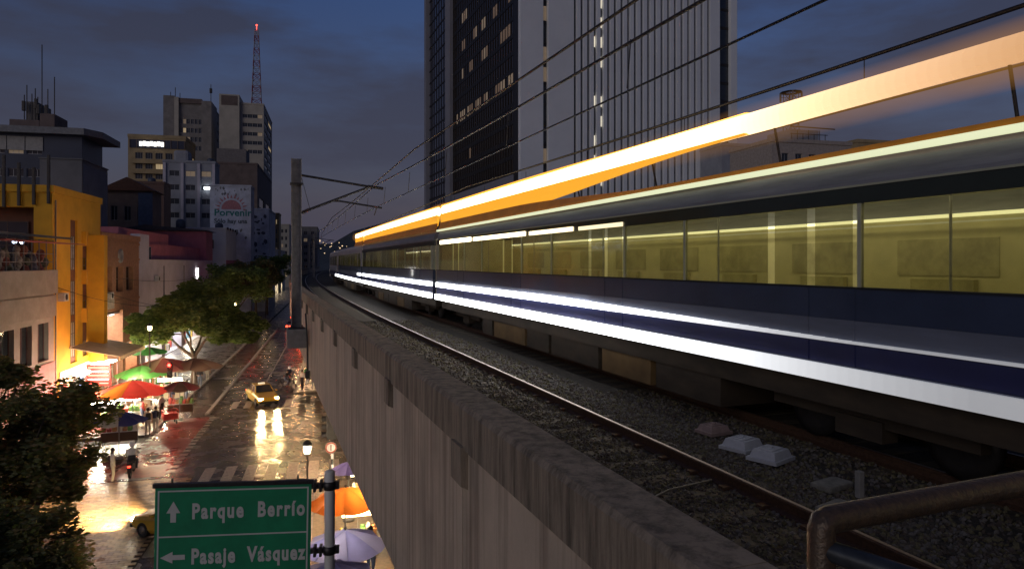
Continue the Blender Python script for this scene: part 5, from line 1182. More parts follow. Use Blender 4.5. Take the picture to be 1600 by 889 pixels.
umbrella('dark violet umbrella partly hidden by the viaduct wall above the orange one', Vector((-6.9, 28.8, .13)), .8, 2.15, [c_vio], .1, .4)
def stall(label, base, rz, w, d, m, clothm, seed, light=None, cat='stall'):
    o = thing('market_stall', label, cat, base, rz, 'market stalls'); rr = random.Random(seed)
    b = MB(); b.bbox(-w / 2, -d / 2, .72, w / 2, d / 2, .80, .02); part('table_top', b, m, o)
    for sx_ in (-1, 1):
        for sy_ in (-1, 1): b = MB(); b.box(sx_ * (w / 2 - .08) - .03, sy_ * (d / 2 - .08) - .03, 0, sx_ * (w / 2 - .08) + .03, sy_ * (d / 2 - .08) + .03, .72); part('leg', b, steel, o)
    b = MB(); b.box(-w / 2 - .01, -d / 2 - .02, .25, w / 2 + .01, -d / 2 - .012, .79); part('skirt', b, clothm, o)
    for k in range(7):
        x = -w / 2 + w * (k + .5) / 7; hh = rr.uniform(.10, .42); c = rr.choice(((.6, .1, .08), (.65, .5, .1), (.15, .35, .1), (.7, .68, .6), (.15, .2, .5), (.5, .25, .1)))
        b = MB(); b.bbox(x - w / 17, -d * .35, .81, x + w / 17, d * .35, .81 + hh, .02)
        for q in range(3): b.ball((x + rr.uniform(-.05, .05), rr.uniform(-d * .25, d * .25), .83 + hh), .07, 6)
        part('goods', b, mat('stall_goods_%d' % int(sum(c) * 100), c, .5, var=.4, scale=8), o)
    if light:
        b = MB(); b.tube([(0, 0, .8), (0, .1, 1.75)], .012, 5); part('lamp_stem', b, steel, o); b = MB(); b.bbox(-w * .4, .0, 1.50, w * .4, .06, 1.74, .02); part('lamp', b, light, o)
        e_ = light.node_tree.nodes['Principled BSDF'].inputs['Emission Color'].default_value; point('stall_light', Vector(base) + Matrix.Rotation(rz, 3, 'Z') @ Vector((0, -.35, 1.95)), LE.get(light.name, 150), tuple(e_)[:3], .15)
    return o
LE = {'stall_lamp_white': 620, 'stall_lamp_warm': 700, 'stall_lamp_red': 500, 'kiosk_lamp': 240, 'kiosk_lamp_b': 240}
st_warm = glow('stall_lamp_warm', (1, .80, .52), 26); st_red = glow('stall_lamp_red', (1, .12, .06), 20); st_white = glow('stall_lamp_white', (1, .88, .66), 34)
stall('white lit stall under the large red umbrella', gp(195, 668, .1) + Vector((-.6, 1.2, 0)), SRZ + .1, 2.6, .9, white_p, c_wht, 1, st_white)
stall('dim stall with a dark skirt under the navy umbrella', gp(188, 694, .1), SRZ + .1, 1.9, .8, white_p, c_brn, 2, None)
stall('red lit stall at the yellow building behind the leafy tree', gp(150, 660, .1) + Vector((-1.2, 1, 0)), SRZ + .3, 2.4, .9, white_p, c_red, 3, st_red)
stall('warm lit stall beneath the green umbrella', gp(212, 640, .1), SRZ, 2.2, .9, white_p, c_crm, 4, st_warm)
stall('warm lit stall beneath the wide maroon umbrella', gp(250, 632, .1) + Vector((0, 1.5, 0)), SRZ, 2.2, .9, white_p, c_crm, 5, st_warm)
stall('stall of dark goods beneath the brown umbrella', gp(283, 648, .1), SRZ, 1.6, .8, white_p, c_brn, 6, None)
stall('warm lit kiosk table below the orange umbrella', Vector((-5.7, 25.2, .13)), SRZ, 1.4, .7, white_p, c_red, 7, glow('kiosk_lamp', (1, .7, .38), 9))
stall('warm lit kiosk table behind the violet umbrella by the banded post', Vector((-6.6, 30.0, .13)), SRZ, 1.2, .7, white_p, c_crm, 8, glow('kiosk_lamp_b', (1, .8, .5), 16))
# bright red handcart
hc = thing('handcart', 'red wire handcart beside the two standing people', 'handcart', gp(266, 662, .1), SRZ + .4)
redp = mat('cart_red', (.50, .05, .04), .5, var=.2)
m = MB()
for zc in (.35, .6, .9): m.tube([(-.45, -.35, zc), (.45, -.35, zc), (.45, .35, zc), (-.45, .35, zc), (-.45, -.35, zc)], .025, 5)
for x in (-.45, -.15, .15, .45):
    for y in (-.35, .35): m.tube([(x, y, .3), (x, y, .9)], .02, 4)
part('wire_frame', m, redp, hc); m = MB(); m.bbox(-.43, -.33, .3, .43, .33, .72, .03); part('bin', m, redp, hc)
for x in (-.33, .33):
    for y in (-.3, .3): m = MB(); m.lathe([(0, -.03), (.13, -.03), (.13, .03), (0, .03)], 12, Matrix.Translation((x, y, .13)) @ Matrix.Rotation(R(90), 4, 'Y')); part('wheel', m, blackm, hc)
m = MB(); m.tube([(-.3, .35, .9), (-.3, .6, 1.05), (.3, .6, 1.05), (.3, .35, .9)], .02, 5); part('handle', m, redp, hc)

# ------------------------------------------------------------------ people
skin_m = mat('skin', (.32, .18, .12), .6, var=.08); hair_m = mat('dark_hair', (.02, .015, .012), .6); shoe_m = mat('shoes', (.04, .035, .03), .6)
BODY = {}
def body_mesh(key, J, shirt, pants, long_sleeve):
    """J: joint positions; one continuous skinned body"""
    names = ['pelvis', 'waist', 'chest', 'neck', 'chin', 'head', 'crown', 'shL', 'elL', 'wrL', 'haL', 'shR', 'elR', 'wrR', 'haR', 'hipL', 'knL', 'anL', 'toL', 'hipR', 'knR', 'anR', 'toR']
    ed = [(0, 1), (1, 2), (2, 3), (3, 4), (4, 5), (5, 6), (2, 7), (7, 8), (8, 9), (9, 10), (2, 11), (11, 12), (12, 13), (13, 14), (0, 15), (15, 16), (16, 17), (17, 18), (0, 19), (19, 20), (20, 21), (21, 22)]
    rad = [.145, .135, .155, .062, .075, .098, .062, .075, .050, .036, .040, .075, .050, .036, .040, .10, .068, .045, .042, .10, .068, .045, .042]
    me = bpy.data.meshes.new('tmp'); me.from_pydata([J[n] for n in names], ed, []); o = bpy.data.objects.new('tmp', me); C.objects.link(o)
    sk = o.modifiers.new('s', 'SKIN'); sk.use_smooth_shade = True
    for i, v in enumerate(me.skin_vertices[0].data): v.radius = (rad[i] * (1.15 if i in (0, 1, 2) else 1), rad[i] * (.8 if i in (0, 1, 2) else 1)); v.use_root = (i == 0)
    o.modifiers.new('u', 'SUBSURF').levels = 1
    apply_upd(); m2 = bpy.data.meshes.new_from_object(o.evaluated_get(bpy.context.evaluated_depsgraph_get())); bpy.data.objects.remove(o)
    mb = MB(); mb.v = [tuple(v.co) for v in m2.vertices]; mb.f = [tuple(p.vertices) for p in m2.polygons]; mb.smooth = [True] * len(mb.f)
    Jv = [Vector(J[n]) for n in names]
    bm_ = {0: 1, 1: 0, 2: 0, 3: 2, 4: 2, 5: 2, 6: 0, 7: 0, 8: 0 if long_sleeve else 2, 9: 2, 10: 0, 11: 0, 12: 0 if long_sleeve else 2, 13: 2, 14: 1, 15: 1, 16: 1, 17: 3, 18: 1, 19: 1, 20: 1, 21: 3}
    for p in m2.polygons:
        c = Vector(p.center); best = (9, 0)
        for k, (a, b) in enumerate(ed):
            A, B = Jv[a], Jv[b]; d = B - A; t_ = max(0, min(1, (c - A).dot(d) / max(1e-6, d.length_squared))); best = min(best, ((c - A - d * t_).length - .5 * (rad[a] + (rad[b] - rad[a]) * t_), k))
        mb.m.append(bm_[best[1]])
    bpy.data.meshes.remove(m2)
    for sd in ('L', 'R'):      # fingers and thumb
        w_, h_ = Vector(J['wr' + sd]), Vector(J['ha' + sd]); d = (h_ - w_).normalized(); s_ = d.cross(Vector((0, 1, .01))).normalized(); f_ = s_.cross(d); mb.cur = 2
        for k, (off, ln_) in enumerate(((-.03, .062), (-.01, .075), (.01, .07), (.03, .055))):
            a = h_ + s_ * off * .8 + d * .005; mb.tube([a, a + d * ln_ * .55, a + d * ln_ * .9 + f_ * .03], [.0095, .009, .007], 5)
        a = w_.lerp(h_, .4) + s_ * -.035; mb.tube([a, a + d * .03 - s_ * .02, a + d * .065 - s_ * .022], [.011, .010, .008], 5)
    hd = Vector(J['head']); fw = Vector(J.get('face', (0, -1, 0)))
    mb.cur = 2; mb.ball(hd + fw * .10 + Vector((0, 0, -.02)), .018, 6); sdv = fw.cross(Vector((0, 0, 1)))
    for q in (-1, 1): mb.ball(hd + sdv * q * .095 + Vector((0, 0, -.02)), .022, 6, (.6, 1, 1.3))
    mb.cur = 3
    for q in (-1, 1): mb.ball(hd + fw * .088 + sdv * q * .035 + Vector((0, 0, .01)), .010, 6)
    mb.box(*(hd + fw * .093 + Vector((-.02, -.004, -.062))), *(hd + fw * .093 + Vector((.02, .004, -.054))))
    return mb.mesh('person', [shirt, pants, skin_m, shoe_m])
def stand(walk=0.0, arms='down', lean=0.0):
    J = dict(pelvis=(0, 0, .95), waist=(0, -.01 - lean * .3, 1.14), chest=(0, -lean, 1.36), neck=(0, -lean * 1.1, 1.50), chin=(0, -.02 - lean * 1.2, 1.57), head=(0, -.015 - lean * 1.3, 1.65), crown=(0, -.0 - lean * 1.3, 1.72))
    for sd, q in (('L', 1), ('R', -1)):
        st_ = walk * q
        J['hip' + sd] = (.095 * q, 0, .90); J['kn' + sd] = (.10 * q, -.05 - st_ * .22, .50); J['an' + sd] = (.10 * q, .02 - st_ * .38, .085 + (.06 if st_ < 0 else 0)); J['to' + sd] = (.115 * q, -.13 - st_ * .38, .05)
        J['sh' + sd] = (.185 * q, -lean, 1.40)
        if arms == 'down': J['el' + sd] = (.235 * q, .02 + st_ * .12 - lean, 1.13); J['wr' + sd] = (.235 * q, -.05 + st_ * .2 - lean, .90); J['ha' + sd] = (.23 * q, -.07 + st_ * .22 - lean, .83)
        else: J['el' + sd] = (.23 * q, -.08 - lean, 1.14); J['wr' + sd] = (.13 * q, -.30 - lean, 1.10); J['ha' + sd] = (.11 * q, -.37 - lean, 1.12)
    return J
def ride():
    J = dict(pelvis=(0, .10, .86), waist=(0, .08, 1.05), chest=(0, -.02, 1.26), neck=(0, -.06, 1.40), chin=(0, -.09, 1.47), head=(0, -.09, 1.55), crown=(0, -.075, 1.62))
    for sd, q in (('L', 1), ('R', -1)):
        J['hip' + sd] = (.11 * q, .08, .82); J['kn' + sd] = (.22 * q, -.32, .72); J['an' + sd] = (.20 * q, -.10, .34); J['to' + sd] = (.22 * q, -.27, .29)
        J['sh' + sd] = (.185 * q, -.02, 1.30); J['el' + sd] = (.30 * q, -.22, 1.08); J['wr' + sd] = (.30 * q, -.44, 1.00); J['ha' + sd] = (.30 * q, -.51, .99)
    return J
def person(label, base, rz, J, shirt, pants, sleeve=True, hair='short', pack=None, group='people in the street'):
    base = Vector(base)
    o = link('person', body_mesh('p', J, shirt, pants, sleeve), None, base, rz); tag(o, label, 'person', group)
    h = Vector(J['head']); m = MB()
    if hair == 'helmet':
        m.lathe([(.10, -.10), (.135, -.06), (.145, .02), (.12, .10), (.06, .145), (0, .15)], 14, Matrix.Translation(h)); part('helmet', m, white_p, o)
    elif hair == 'cap':
        m.lathe([(.105, .02), (.108, .06), (.08, .11), (0, .125)], 12, Matrix.Translation(h)); m.bbox(-.07, -.20, .015, .07, -.09, .03, .004, Matrix.Translation(h)); part('cap', m, c_navy, o)
    else:
        m.ball(h + Vector((0, .016, .025)), .108, 10, (.95, 1.0, 1.02))
        if hair == 'long': m.ball(h + Vector((0, .06, -.10)), .09, 8, (1.0, .6, 1.6))
        part('hair', m, hair_m, o)
    if pack:
        m = MB(); c = Vector(J['chest']); m.bbox(c.x - .15, c.y + .12, c.z - .30, c.x + .15, c.y + .30, c.z + .12, .05); part('backpack', m, pack, o)
    return o
sh = {n: mat('shirt_' + n, c, .8, var=.15, scale=12) for n, c in dict(white=(.6, .58, .54), grey=(.22, .22, .23), navy=(.03, .04, .09), red=(.4, .05, .04), purple=(.14, .08, .22), green=(.05, .2, .08), black=(.025, .025, .03), tan=(.42, .3, .2)).items()}
jean = mat('jeans', (.10, .13, .20), .8, var=.2, scale=10); khaki = mat('pale_trousers', (.42, .40, .36), .8, var=.2, scale=10); blk_t = mat('black_trousers', (.03, .03, .035), .8)
def pf(px, py): return gp(px, py, .13)
person('person in pale trousers with a dark backpack left of another by the stalls', pf(231, 681), SRZ + PI + .3, stand(.1), sh['tan'], khaki, True, 'short', sh['black'])
person('person in dark top and pale trousers right of the backpacker by the handcart', pf(243, 678), SRZ + PI - .2, stand(.15), sh['black'], khaki, True, 'short', sh['navy'])
person('vendor in white behind the bright stall under the red umbrella', pf(190, 655), SRZ + .2, stand(0, 'front'), sh['white'], jean, True, 'short')
person('person in grey at the stall right of the vendor in white', pf(213, 658), SRZ + 1.2, stand(0, 'front'), sh['grey'], blk_t, True, 'long')
person('person in navy standing beneath the brown umbrella', pf(268, 640), SRZ - .5, stand(0), sh['navy'], jean, False, 'cap')
person('person in black by the red lit shopfront', pf(172, 640), SRZ + .8, stand(.3), sh['black'], jean, True, 'short')
person('person in white cloak like top at the edge of the leafy tree', pf(176, 752) + Vector((0, 0, -.1)), SRZ + 2.0, stand(.1), sh['white'], khaki, True, 'long')
person('person in tan walking along the far left pavement', pf(402, 518), SRZ, stand(.5), sh['tan'], jean, True, 'short')
person('person in purple walking farther up the left pavement', pf(408, 510), SRZ + PI, stand(.4), sh['purple'], jean, True, 'long')
person('person in green standing under the viaduct past the crossing', S(63, -2.2, .13), SRZ + .6, stand(0), sh['green'], jean, False, 'short')
person('person in purple with bare arms under the viaduct past the crossing', S(60.9, -1.6, .13), SRZ + .9, stand(.25), sh['purple'], jean, False, 'long')
person('person in white waiting at the kerb under the viaduct', S(60.6, -2.5, .13), SRZ - .8, stand(.1), sh['white'], blk_t, False, 'short')
person('person in red by the kiosk below the orange umbrella', Vector((-4.9, 23.6, .13)), SRZ + 2.4, stand(0, 'front'), sh['red'], jean, False, 'short')

# ------------------------------------------------------------------ motorcycles and cars
def motorcycle(label, base, rz, colm, lit=False, group='motorcycles in the street'):
    o = thing('motorcycle', label, 'motorcycle', base, rz, group)   # front towards -y
    for y, nm in ((-.68, 'wheel'), (.62, 'wheel')):
        Mw = Matrix.Translation((0, y, .29)) @ Matrix.Rotation(R(90), 4, 'Y'); m = MB(); m.lathe([(.20, -.05), (.27, -.05), (.29, 0), (.27, .05), (.20, .05)], 20, Mw, closed=True); w_ = part('wheel', m, blackm, o)
        m = MB(); m.lathe([(.17, -.03), (.205, -.03), (.205, .03), (.17, .03)], 20, Mw, closed=True)
        for k in range(6): m.tube([Mw @ Vector((0, 0, 0)), Mw @ Vector((.18 * math.cos(k * PI / 3), .18 * math.sin(k * PI / 3), 0))], .012, 4)
        part('rim', m, steel, w_)
    m = MB(); m.tube([(0, -.40, .82), (0, -.15, .45), (0, .15, .35), (0, .35, .70)], .03, 6); m.tube([(0, -.4, .8), (0, .1, .72), (0, .75, .78)], .03, 6); part('frame', m, darksteel, o)
    m = MB(); m.bbox(-.13, -.18, .32, .13, .18, .58, .05); part('engine', m, steel, o)
    m = MB(); m.bbox(-.14, -.35, .66, .14, .05, .88, .08); part('tank', m, colm, o)
    m = MB(); m.bbox(-.13, .02, .72, .13, .78, .82, .04); part('seat', m, blackm, o)
    m = MB(); m.bbox(-.11, .55, .62, .11, .95, .73, .03); m.bbox(-.09, .72, .34, .09, .92, .60, .02); part('tail', m, colm, o)
    for q in (-1, 1): m = MB(); m.tube([(q * .08, -.68, .29), (q * .09, -.45, .95)], .025, 6); part('fork', m, steel, o)
    m = MB(); m.tube([(-.36, -.40, 1.0), (-.2, -.46, 1.0), (.2, -.46, 1.0), (.36, -.40, 1.0)], .018, 6); m.tube([(-.25, -.45, 1.0), (-.3, -.48, 1.2)], .008, 4); m.tube([(.25, -.45, 1.0), (.3, -.48, 1.2)], .008, 4); m.ball((-.31, -.48, 1.22), .055, 6, (1.3, .4, .8)); m.ball((.31, -.48, 1.22), .055, 6, (1.3, .4, .8)); part('handlebar', m, darksteel, o)
    m = MB(); m.ball((0, -.55, .86), .10, 10); part('headlight', m, glow('bike_headlight', (1, .92, .75), 20) if lit else steel, o)
    m = MB(); m.bbox(-.07, .93, .64, .07, .97, .72, .01); part('tail_light', m, glow('tail_red', (1, .04, .02), 8), o)
    m = MB(); m.tube([(.12, -.05, .35), (.14, .3, .28), (.15, .75, .34)], [.025, .035, .045], 8); part('exhaust', m, steel, o)
    m = MB(); m.lathe([(.31, -.06), (.33, 0), (.31, .06)], 10, Matrix.Translation((0, -.68, .29)) @ Matrix.Rotation(R(90), 4, 'Y')); 
    return o
bb = gp(206, 742, 0); bb.z = 0.01
motorcycle('motorcycle ridden away from view by a rider in white helmet and jacket', bb, SRZ + PI + .12, blk_t)
person('motorcycle rider in white helmet and pale jacket seen from behind', bb, SRZ + PI + .12, ride(), sh['white'], blk_t, True, 'helmet')
for k, (t_, u_, a_, c_, lab) in enumerate(((62.5, -3.9, 1.1, blk_t, 'dark motorcycle waiting beyond the crossing beside the viaduct'), (64.6, -3.8, .5, redp, 'red tanked motorcycle behind the dark one beside the viaduct'))):
    motorcycle(lab, S(t_, u_, .005), SRZ + a_, c_, False)
    person(('rider in black on the dark waiting motorcycle', 'rider in navy on the red tanked motorcycle')[k], S(t_, u_, .005), SRZ + a_, ride(), sh[('black', 'navy')[k]], jean, True, 'helmet' if k else 'short')
def car(name, label, base, rz, paint, cat, heads, tails, group=None, sign=False):
    """saloon, front towards -y"""
    o = thing(name, label, cat, base, rz, group)
    def loft(mb, st_):
        n = len(st_[0][1]); vs = []; fs = []
        for y, sec in st_: vs += [Vector((x, y, z_)) for x, z_ in sec]
        for i in range(len(st_) - 1):
            for j in range(n): fs.append((i * n + j, i * n + (j + 1) % n, (i + 1) * n + (j + 1) % n, (i + 1) * n + j))
        fs.append(tuple(range(n))); fs.append(tuple((len(st_) - 1) * n + j for j in range(n))); mb.add(vs, fs, False)
    def sec(w, z0, z1, sh_): return [(-w * .9, z0), (-w, z0 + .14), (-w, z1 - sh_ - .05), (-w * .94, z1 - sh_ * .4), (-w * .7, z1), (w * .7, z1), (w * .94, z1 - sh_ * .4), (w, z1 - sh_ - .05), (w, z0 + .14), (w * .9, z0)]
    b = MB(); loft(b, [(-2.05, sec(.60, .32, .62, .10)), (-1.95, sec(.74, .26, .72, .10)), (-1.5, sec(.81, .22, .84, .12)), (-.75, sec(.83, .2, .93, .12)), (.6, sec(.83, .2, .94, .12)), (1.5, sec(.82, .22, .92, .12)), (1.95, sec(.76, .28, .86, .1)), (2.05, sec(.66, .34, .78, .1))])
    bd = part('body', b, paint, o)
    b = MB(); cb_ = [(-.85, .90, .72), (-.25, 1.42, .56), (.85, 1.43, .56), (1.5, .92, .70)]
    vs = []; fs = []
    for y, z_, w in cb_: vs += [(-w, y, z_), (w, y, z_)]
    vs += [(-.76, -.85, .88), (.76, -.85, .88), (-.74, 1.5, .9), (.74, 1.5, .9)]
    fs = [(0, 1, 3, 2), (2, 3, 5, 4), (4, 5, 7, 6), (0, 2, 4, 6), (1, 7, 5, 3), (0, 6, 7, 1)]; b.add(vs, fs); part('cabin', b, paint, o)
    def pane(nm, a, b_, c, d, off):
        a, b_, c, d = map(Vector, (a, b_, c, d)); n_ = (b_ - a).cross(d - a).normalized(); cc = (a + b_ + c + d) / 4; mm = MB(); q = [v.lerp(cc, .10) for v in (a, b_, c, d)]
        mm.add([v + n_ * off for v in q] + [v + n_ * (off - .012 * (1 if off > 0 else -1)) for v in q], [(0, 1, 2, 3), (4, 5, 6, 7), (0, 1, 5, 4), (1, 2, 6, 5), (2, 3, 7, 6), (3, 0, 4, 7)]); part(nm, mm, darkwin, o)
    pane('windscreen', vs[0], vs[1], vs[3], vs[2], .008); pane('rear_window', vs[4], vs[5], vs[7], vs[6], .008)
    for s_ in (0, 1):
        A, B_, C_, D_ = (Vector(vs[i + s_]) for i in (0, 2, 4, 6)); mt = B_.lerp(C_, .45); mbt = A.lerp(D_, .48); sg_ = -.008 if s_ else .008
        pane('side_window', A, mbt, mt, B_, -sg_ if not s_ else sg_ * -1 * -1); pane('side_window', mbt, D_, C_, mt, -sg_ if not s_ else sg_ * -1 * -1)
    for x in (-.74, .74):
        for y in (-1.28, 1.28):
            Mw = Matrix.Translation((x, y, .30)) @ Matrix.Rotation(R(90), 4, 'Y'); m = MB(); m.lathe([(.17, -.1), (.28, -.1), (.30, -.06), (.30, .06), (.28, .1), (.17, .1)], 20, Mw, closed=True); w_ = part('wheel', m, blackm, o)
            m = MB(); m.lathe([(0, -.09), (.18, -.09), (.18, .09), (0, .09)], 14, Mw); part('rim', m, steel, w_)
    for q in (-1, 1):
        m = MB(); m.bbox(q * .58 - .15, -2.05, .52, q * .58 + .15, -1.92, .67, .03); part('headlight', m, heads or steel, o)
        m = MB(); m.bbox(q * .60 - .13, 1.96, .60, q * .60 + .13, 2.07, .78, .02); part('tail_light', m, tails, o)
        m = MB(); m.bbox(q * .92 - .08, -.72, .92, q * .92 + .08, -.58, 1.05, .03); part('mirror', m, paint, o)
    m = MB(); m.bbox(-.72, -2.12, .26, .72, -2.0, .42, .04); part('bumper', m, blackm, o); m = MB(); m.bbox(-.72, 2.0, .28, .72, 2.12, .46, .04); part('bumper', m, blackm, o)
    if sign: m = MB(); m.bbox(-.25, .05, 1.43, .25, .2, 1.54, .03); part('roof_box', m, glow('roof_box_glow', (1, .9, .6), .6), o)
    return o
yellow = mat('taxi_yellow', (.62, .40, .03), .3, var=.1, coat=.6); silver = mat('silver_paint', (.4, .4, .42), .3, .4, .1); darkp = mat('dark_car_paint', (.05, .05, .06), .3, coat=.5)
hd_w = glow('headlamp_white', (1, .88, .62), 60); hd_y = glow('headlamp_warm', (1, .72, .30), 60); tl_r = glow('tail_lamp', (1, .05, .02), 12)
def beam(base, rz, e, col, q=.58):
    for s_ in (-1, 1):
        l = bpy.data.lights.new('headlamp_beam', 'SPOT'); l.energy = e; l.color = col; l.spot_size = R(62); l.spot_blend = .9; l.shadow_soft_size = .08
        o = bpy.data.objects.new('headlamp_beam', l); C.objects.link(o); o.location = Vector(base) + Matrix.Rotation(rz, 3, 'Z') @ Vector((s_ * q, -2.12, .62))
        o.rotation_euler = (R(80), 0, rz + PI)
tp = S(57.0, -5.4, .005); ra = SRZ + .35
car('taxi', 'yellow taxi turning at the junction with its headlights glowing', tp, ra, yellow, 'taxi', hd_y, tl_r, None, True); beam(tp, ra, 900, (1, .66, .28))
tp = Vector((-13.3, 27.6, .005)); ra = R(-112)
car('taxi', 'yellow taxi behind the green sign lighting the brick paving', tp, ra, yellow, 'taxi', hd_w, tl_r, None, True); beam(tp, ra, 6500, (1, .66, .28))
for t_, u_, p_, lab in ((118, -6.6, silver, 'silver car far up the street with red tail lights'), (137, -7.0, darkp, 'dark car farther up the street with red tail lights'), (104, -4.6, darkp, 'dark car nearest of the far cars with red tail lights beside the mast')):
    car('car', lab, S(t_, u_, .005), SRZ + PI, p_, 'car', None, tl_r, 'cars far up the street')
    point('tail_glow', S(t_ - 2.4, u_, .7), 40, (1, .08, .03), .2)

# ------------------------------------------------------------------ small things on the street and the facades
extra = [(160, 668, 'grey', khaki, 'person in grey facing the red lit stall behind the leafy tree', .4, 'short'), (222, 662, 'red', jean, 'person in red between the stall tables behind the backpacker', 2.2, 'long'), (252, 655, 'white', blk_t, 'person in white at the end of the stall row near the handcart', 1.0, 'short'), (292, 628, 'purple', jean, 'person in purple under the brown umbrella by the trunk', -1.2, 'long'), (312, 606, 'black', jean, 'person in black beside the trunk of the broad tree', .3, 'cap'), (324, 596, 'tan', khaki, 'person in tan past the broad tree on the pavement', 2.9, 'short'), (200, 640, 'green', jean, 'person in green at the warm lit stall by the shop canopy', .9, 'short')]
for px, gy, c, tr_, lab, a, hr_ in extra: person(lab, gp(px, gy, .13), SRZ + a, stand(.15 if a > 1 else 0, 'front' if a < 1 else 'down'), sh[c], tr_, a > .5, hr_)
def ac(par, x, y, z_): 
    m = MB(); m.bbox(x, y, z_, x + .45, y + .85, z_ + .6, .03); q = part('air_conditioner', m, mat('ac_casing', (.45, .45, .44), .6, var=.2), par)
    m = MB(); m.lathe([(0, .0), (.22, .0), (.22, .02), (0, .02)], 14, Matrix.Translation((x + .455, y + .38, z_ + .3)) @ Matrix.Rotation(R(90), 4, 'Y')); part('fan_grille', m, blackm, q)
ac(bk, 12.0, 1.2, 7.8); ac(ll, 12.0, 6.0, 8.9); ac(ll, 12.0, 18.0, 7.6); ac(yb, 16.0, .9, 8.2)
def pipe_on(par, x, y, z0, z1): m = MB(); m.tube([(x, y, z0), (x, y, z1)], .05, 6); part('down_pipe', m, steel, par)
pipe_on(bk, 12.08, .25, .2, 12.6); pipe_on(ll, 12.08, 21.2, .2, 10.6); pipe_on(ll, 12.08, 10.2, 4.2, 10.6); pipe_on(yb, 16.08, .35, .2, 15.4)
for k, (y0, y1, z_, c, par) in enumerate(((2.4, 9.2, 4.3, (.45, .08, .06), ll), (11.2, 19.6, 4.3, (.08, .16, .35), ll), (22.5, 32.0, 4.3, (.5, .36, .08), ll), (.4, 3.2, 6.9, (.3, .28, .25), bk))):
    m = MB(); m.bbox(12.0, y0, z_, 12.16, y1, z_ + .85, .03); part('shop_fascia', m, mat('fascia_%d' % k, c, .5, var=.4, scale=1.5), par)
for k, (a, b, sg_, lab) in enumerate((((S(ty0 + .5, UF + .2, 9.2)), S(70, -11.9, 7.4), .9, 'thin black cable slung from the yellow building over the stalls'), (S(ty0 + 10, UF + .2, 8.6), S(90, -12, 6.0), 1.1, 'thin black cable slung from the brick building towards the street trees'), (S(70, -18.9, 9.5), S(112, -18.9, 9.0), .5, 'thin black cable running along the lilac facade'))):
    m = MB(); m.tube([a.lerp(b, f / 14) - Vector((0, 0, 4 * sg_ * (f / 14) * (1 - f / 14))) for f in range(15)], .018, 5); tag(link('street_cable', m.mesh('street_cable', blackm)), lab, 'cable')
for par, x, y, zz_ in ((bk, 6, 4, HBk), (pk, 8, 4, pk['_h'] + .6), (lg, 9, 3, lg['_h']), (tan, 4, 5, tan['_h']), (bl_, 5, 8, bl_['_h']), (yb, 5, 5, HY), (hs2, 3, 3, hs2['_h'])):
    m = MB(); m.lathe([(0, 0), (.7, 0), (.75, .1), (.75, 1.1), (.5, 1.35), (.2, 1.45), (0, 1.45)], 14, Matrix.Translation((x, y, zz_ + .1))); part('water_tank', m, mat('tank_plastic', (.06, .07, .10), .5), par)
# litter and leaves by the kerb
m = MB(); rr = random.Random(9)
for k in range(260):
    p = S(rr.uniform(40, 75), rr.choice((-11.1, -8.6)) + rr.gauss(0, .25), .016); a = rr.uniform(0, 6.28); r = rr.uniform(.03, .09)
    m.quad(*(p + Vector((r * math.cos(a + q * PI / 2), r * math.sin(a + q * PI / 2) * .7, rr.uniform(0, .03))) for q in range(4)))
o = link('fallen_leaves', m.mesh('fallen_leaves', mat('wet_leaf', (.12, .09, .04), .5, var=.5))); o['kind'] = 'stuff'

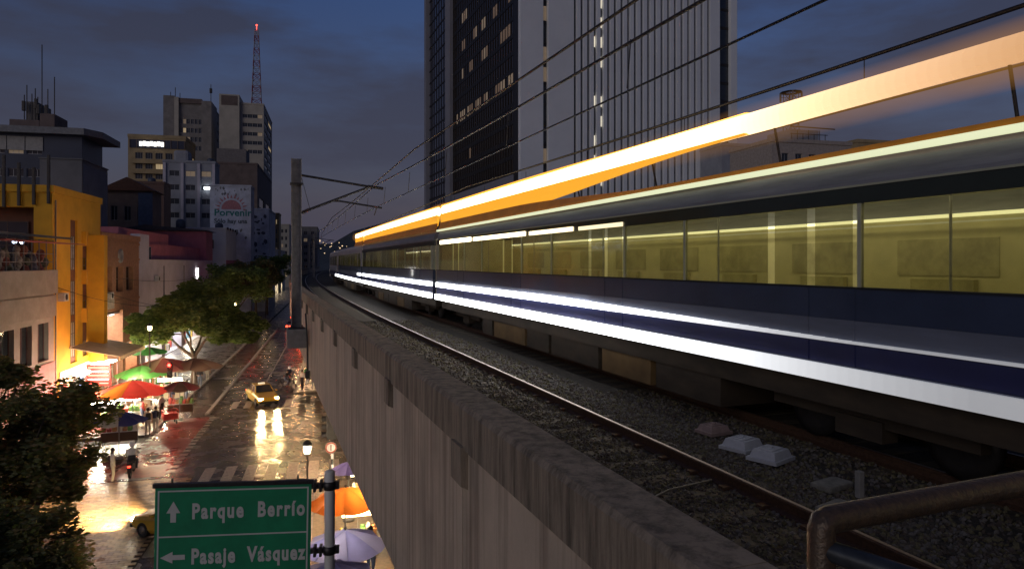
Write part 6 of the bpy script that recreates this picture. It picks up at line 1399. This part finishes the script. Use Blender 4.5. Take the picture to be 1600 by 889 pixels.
rs = thing('neon_sign', 'glowing red signboard standing by the yellow shopfront behind the leafy tree', 'lit sign', S(58.2, -17.2, .13), SRZ - .2)
m = MB(); m.bbox(-.9, -.06, 1.5, .9, .06, 3.1, .03); part('board', m, mat('neon_board', (.25, .03, .03), .5), rs)
for k in range(5): m = MB(); m.tube([(-.75, -.09, 1.7 + k * .3), (.75, -.09, 1.7 + k * .3)], .035, 8); part('neon_tube', m, glow('neon_red', (1, .10, .07), 9) if k % 2 == 0 else glow('neon_pink', (1, .5, .45), 9), rs)
for x in (-.7, .7): m = MB(); m.tube([(x, 0, 0), (x, 0, 1.55)], .03, 6); part('leg', m, steel, rs)
point('neon_light', S(57.6, -16.9, 2.4), 420, (1, .08, .05), .3)

for k, (px, gy, lab) in enumerate(((168, 655, 'clothes rack of bright garments behind the red umbrella'), (226, 622, 'clothes rack under the green umbrella before the lit shops'), (262, 612, 'clothes rack at the edge of the maroon umbrella'))):
    o = thing('clothes_rack', lab, 'clothes rack', gp(px, gy, .13), SRZ + .2 * k, 'clothes racks among the stalls'); rr = random.Random(30 + k)
    m = MB(); m.tube([(-.8, 0, 0), (-.8, 0, 1.6), (.8, 0, 1.6), (.8, 0, 0)], .02, 6)
    for x in (-.8, .8): m.tube([(x, -.3, .02), (x, .3, .02)], .02, 6)
    part('frame', m, steel, o)
    for q in range(11):
        x = -.72 + q * .145; c = rr.choice(list(sh.values())); w = rr.uniform(.18, .26); h = rr.uniform(.55, .85)
        m = MB(); m.prism([(-.03, 1.56), (.03, 1.56), (w, 1.42), (w * 1.02, 1.28), (w * .7, 1.30), (w * .8, 1.5 - h), (-w * .8, 1.5 - h), (-w * .7, 1.30), (-w * 1.02, 1.28), (-w, 1.42)], x - .02, x + .03, 'x'); part('garment', m, c, o)
stall('second white lit stall of small goods in front of the clothes racks', gp(176, 678, .1) + Vector((-1.5, 1.2, 0)), SRZ + .2, 2.0, .8, white_p, c_navy, 11, st_white)
stall('long lit stall table against the brick building shopfront', gp(242, 604, .1), SRZ + .1, 2.6, .8, white_p, c_grn, 12, st_warm)

stall('small vendor table beneath the pale lilac umbrella', Vector((-5.0, 21.3, .13)), SRZ, 1.3, .6, white_p, c_lil, 21, None)
point('umbrella_lamp', Vector((-5.3, 20.9, 1.9)), 45, (1, .92, .85), .1)  # added point light under the canopy, only to brighten the lilac cloth
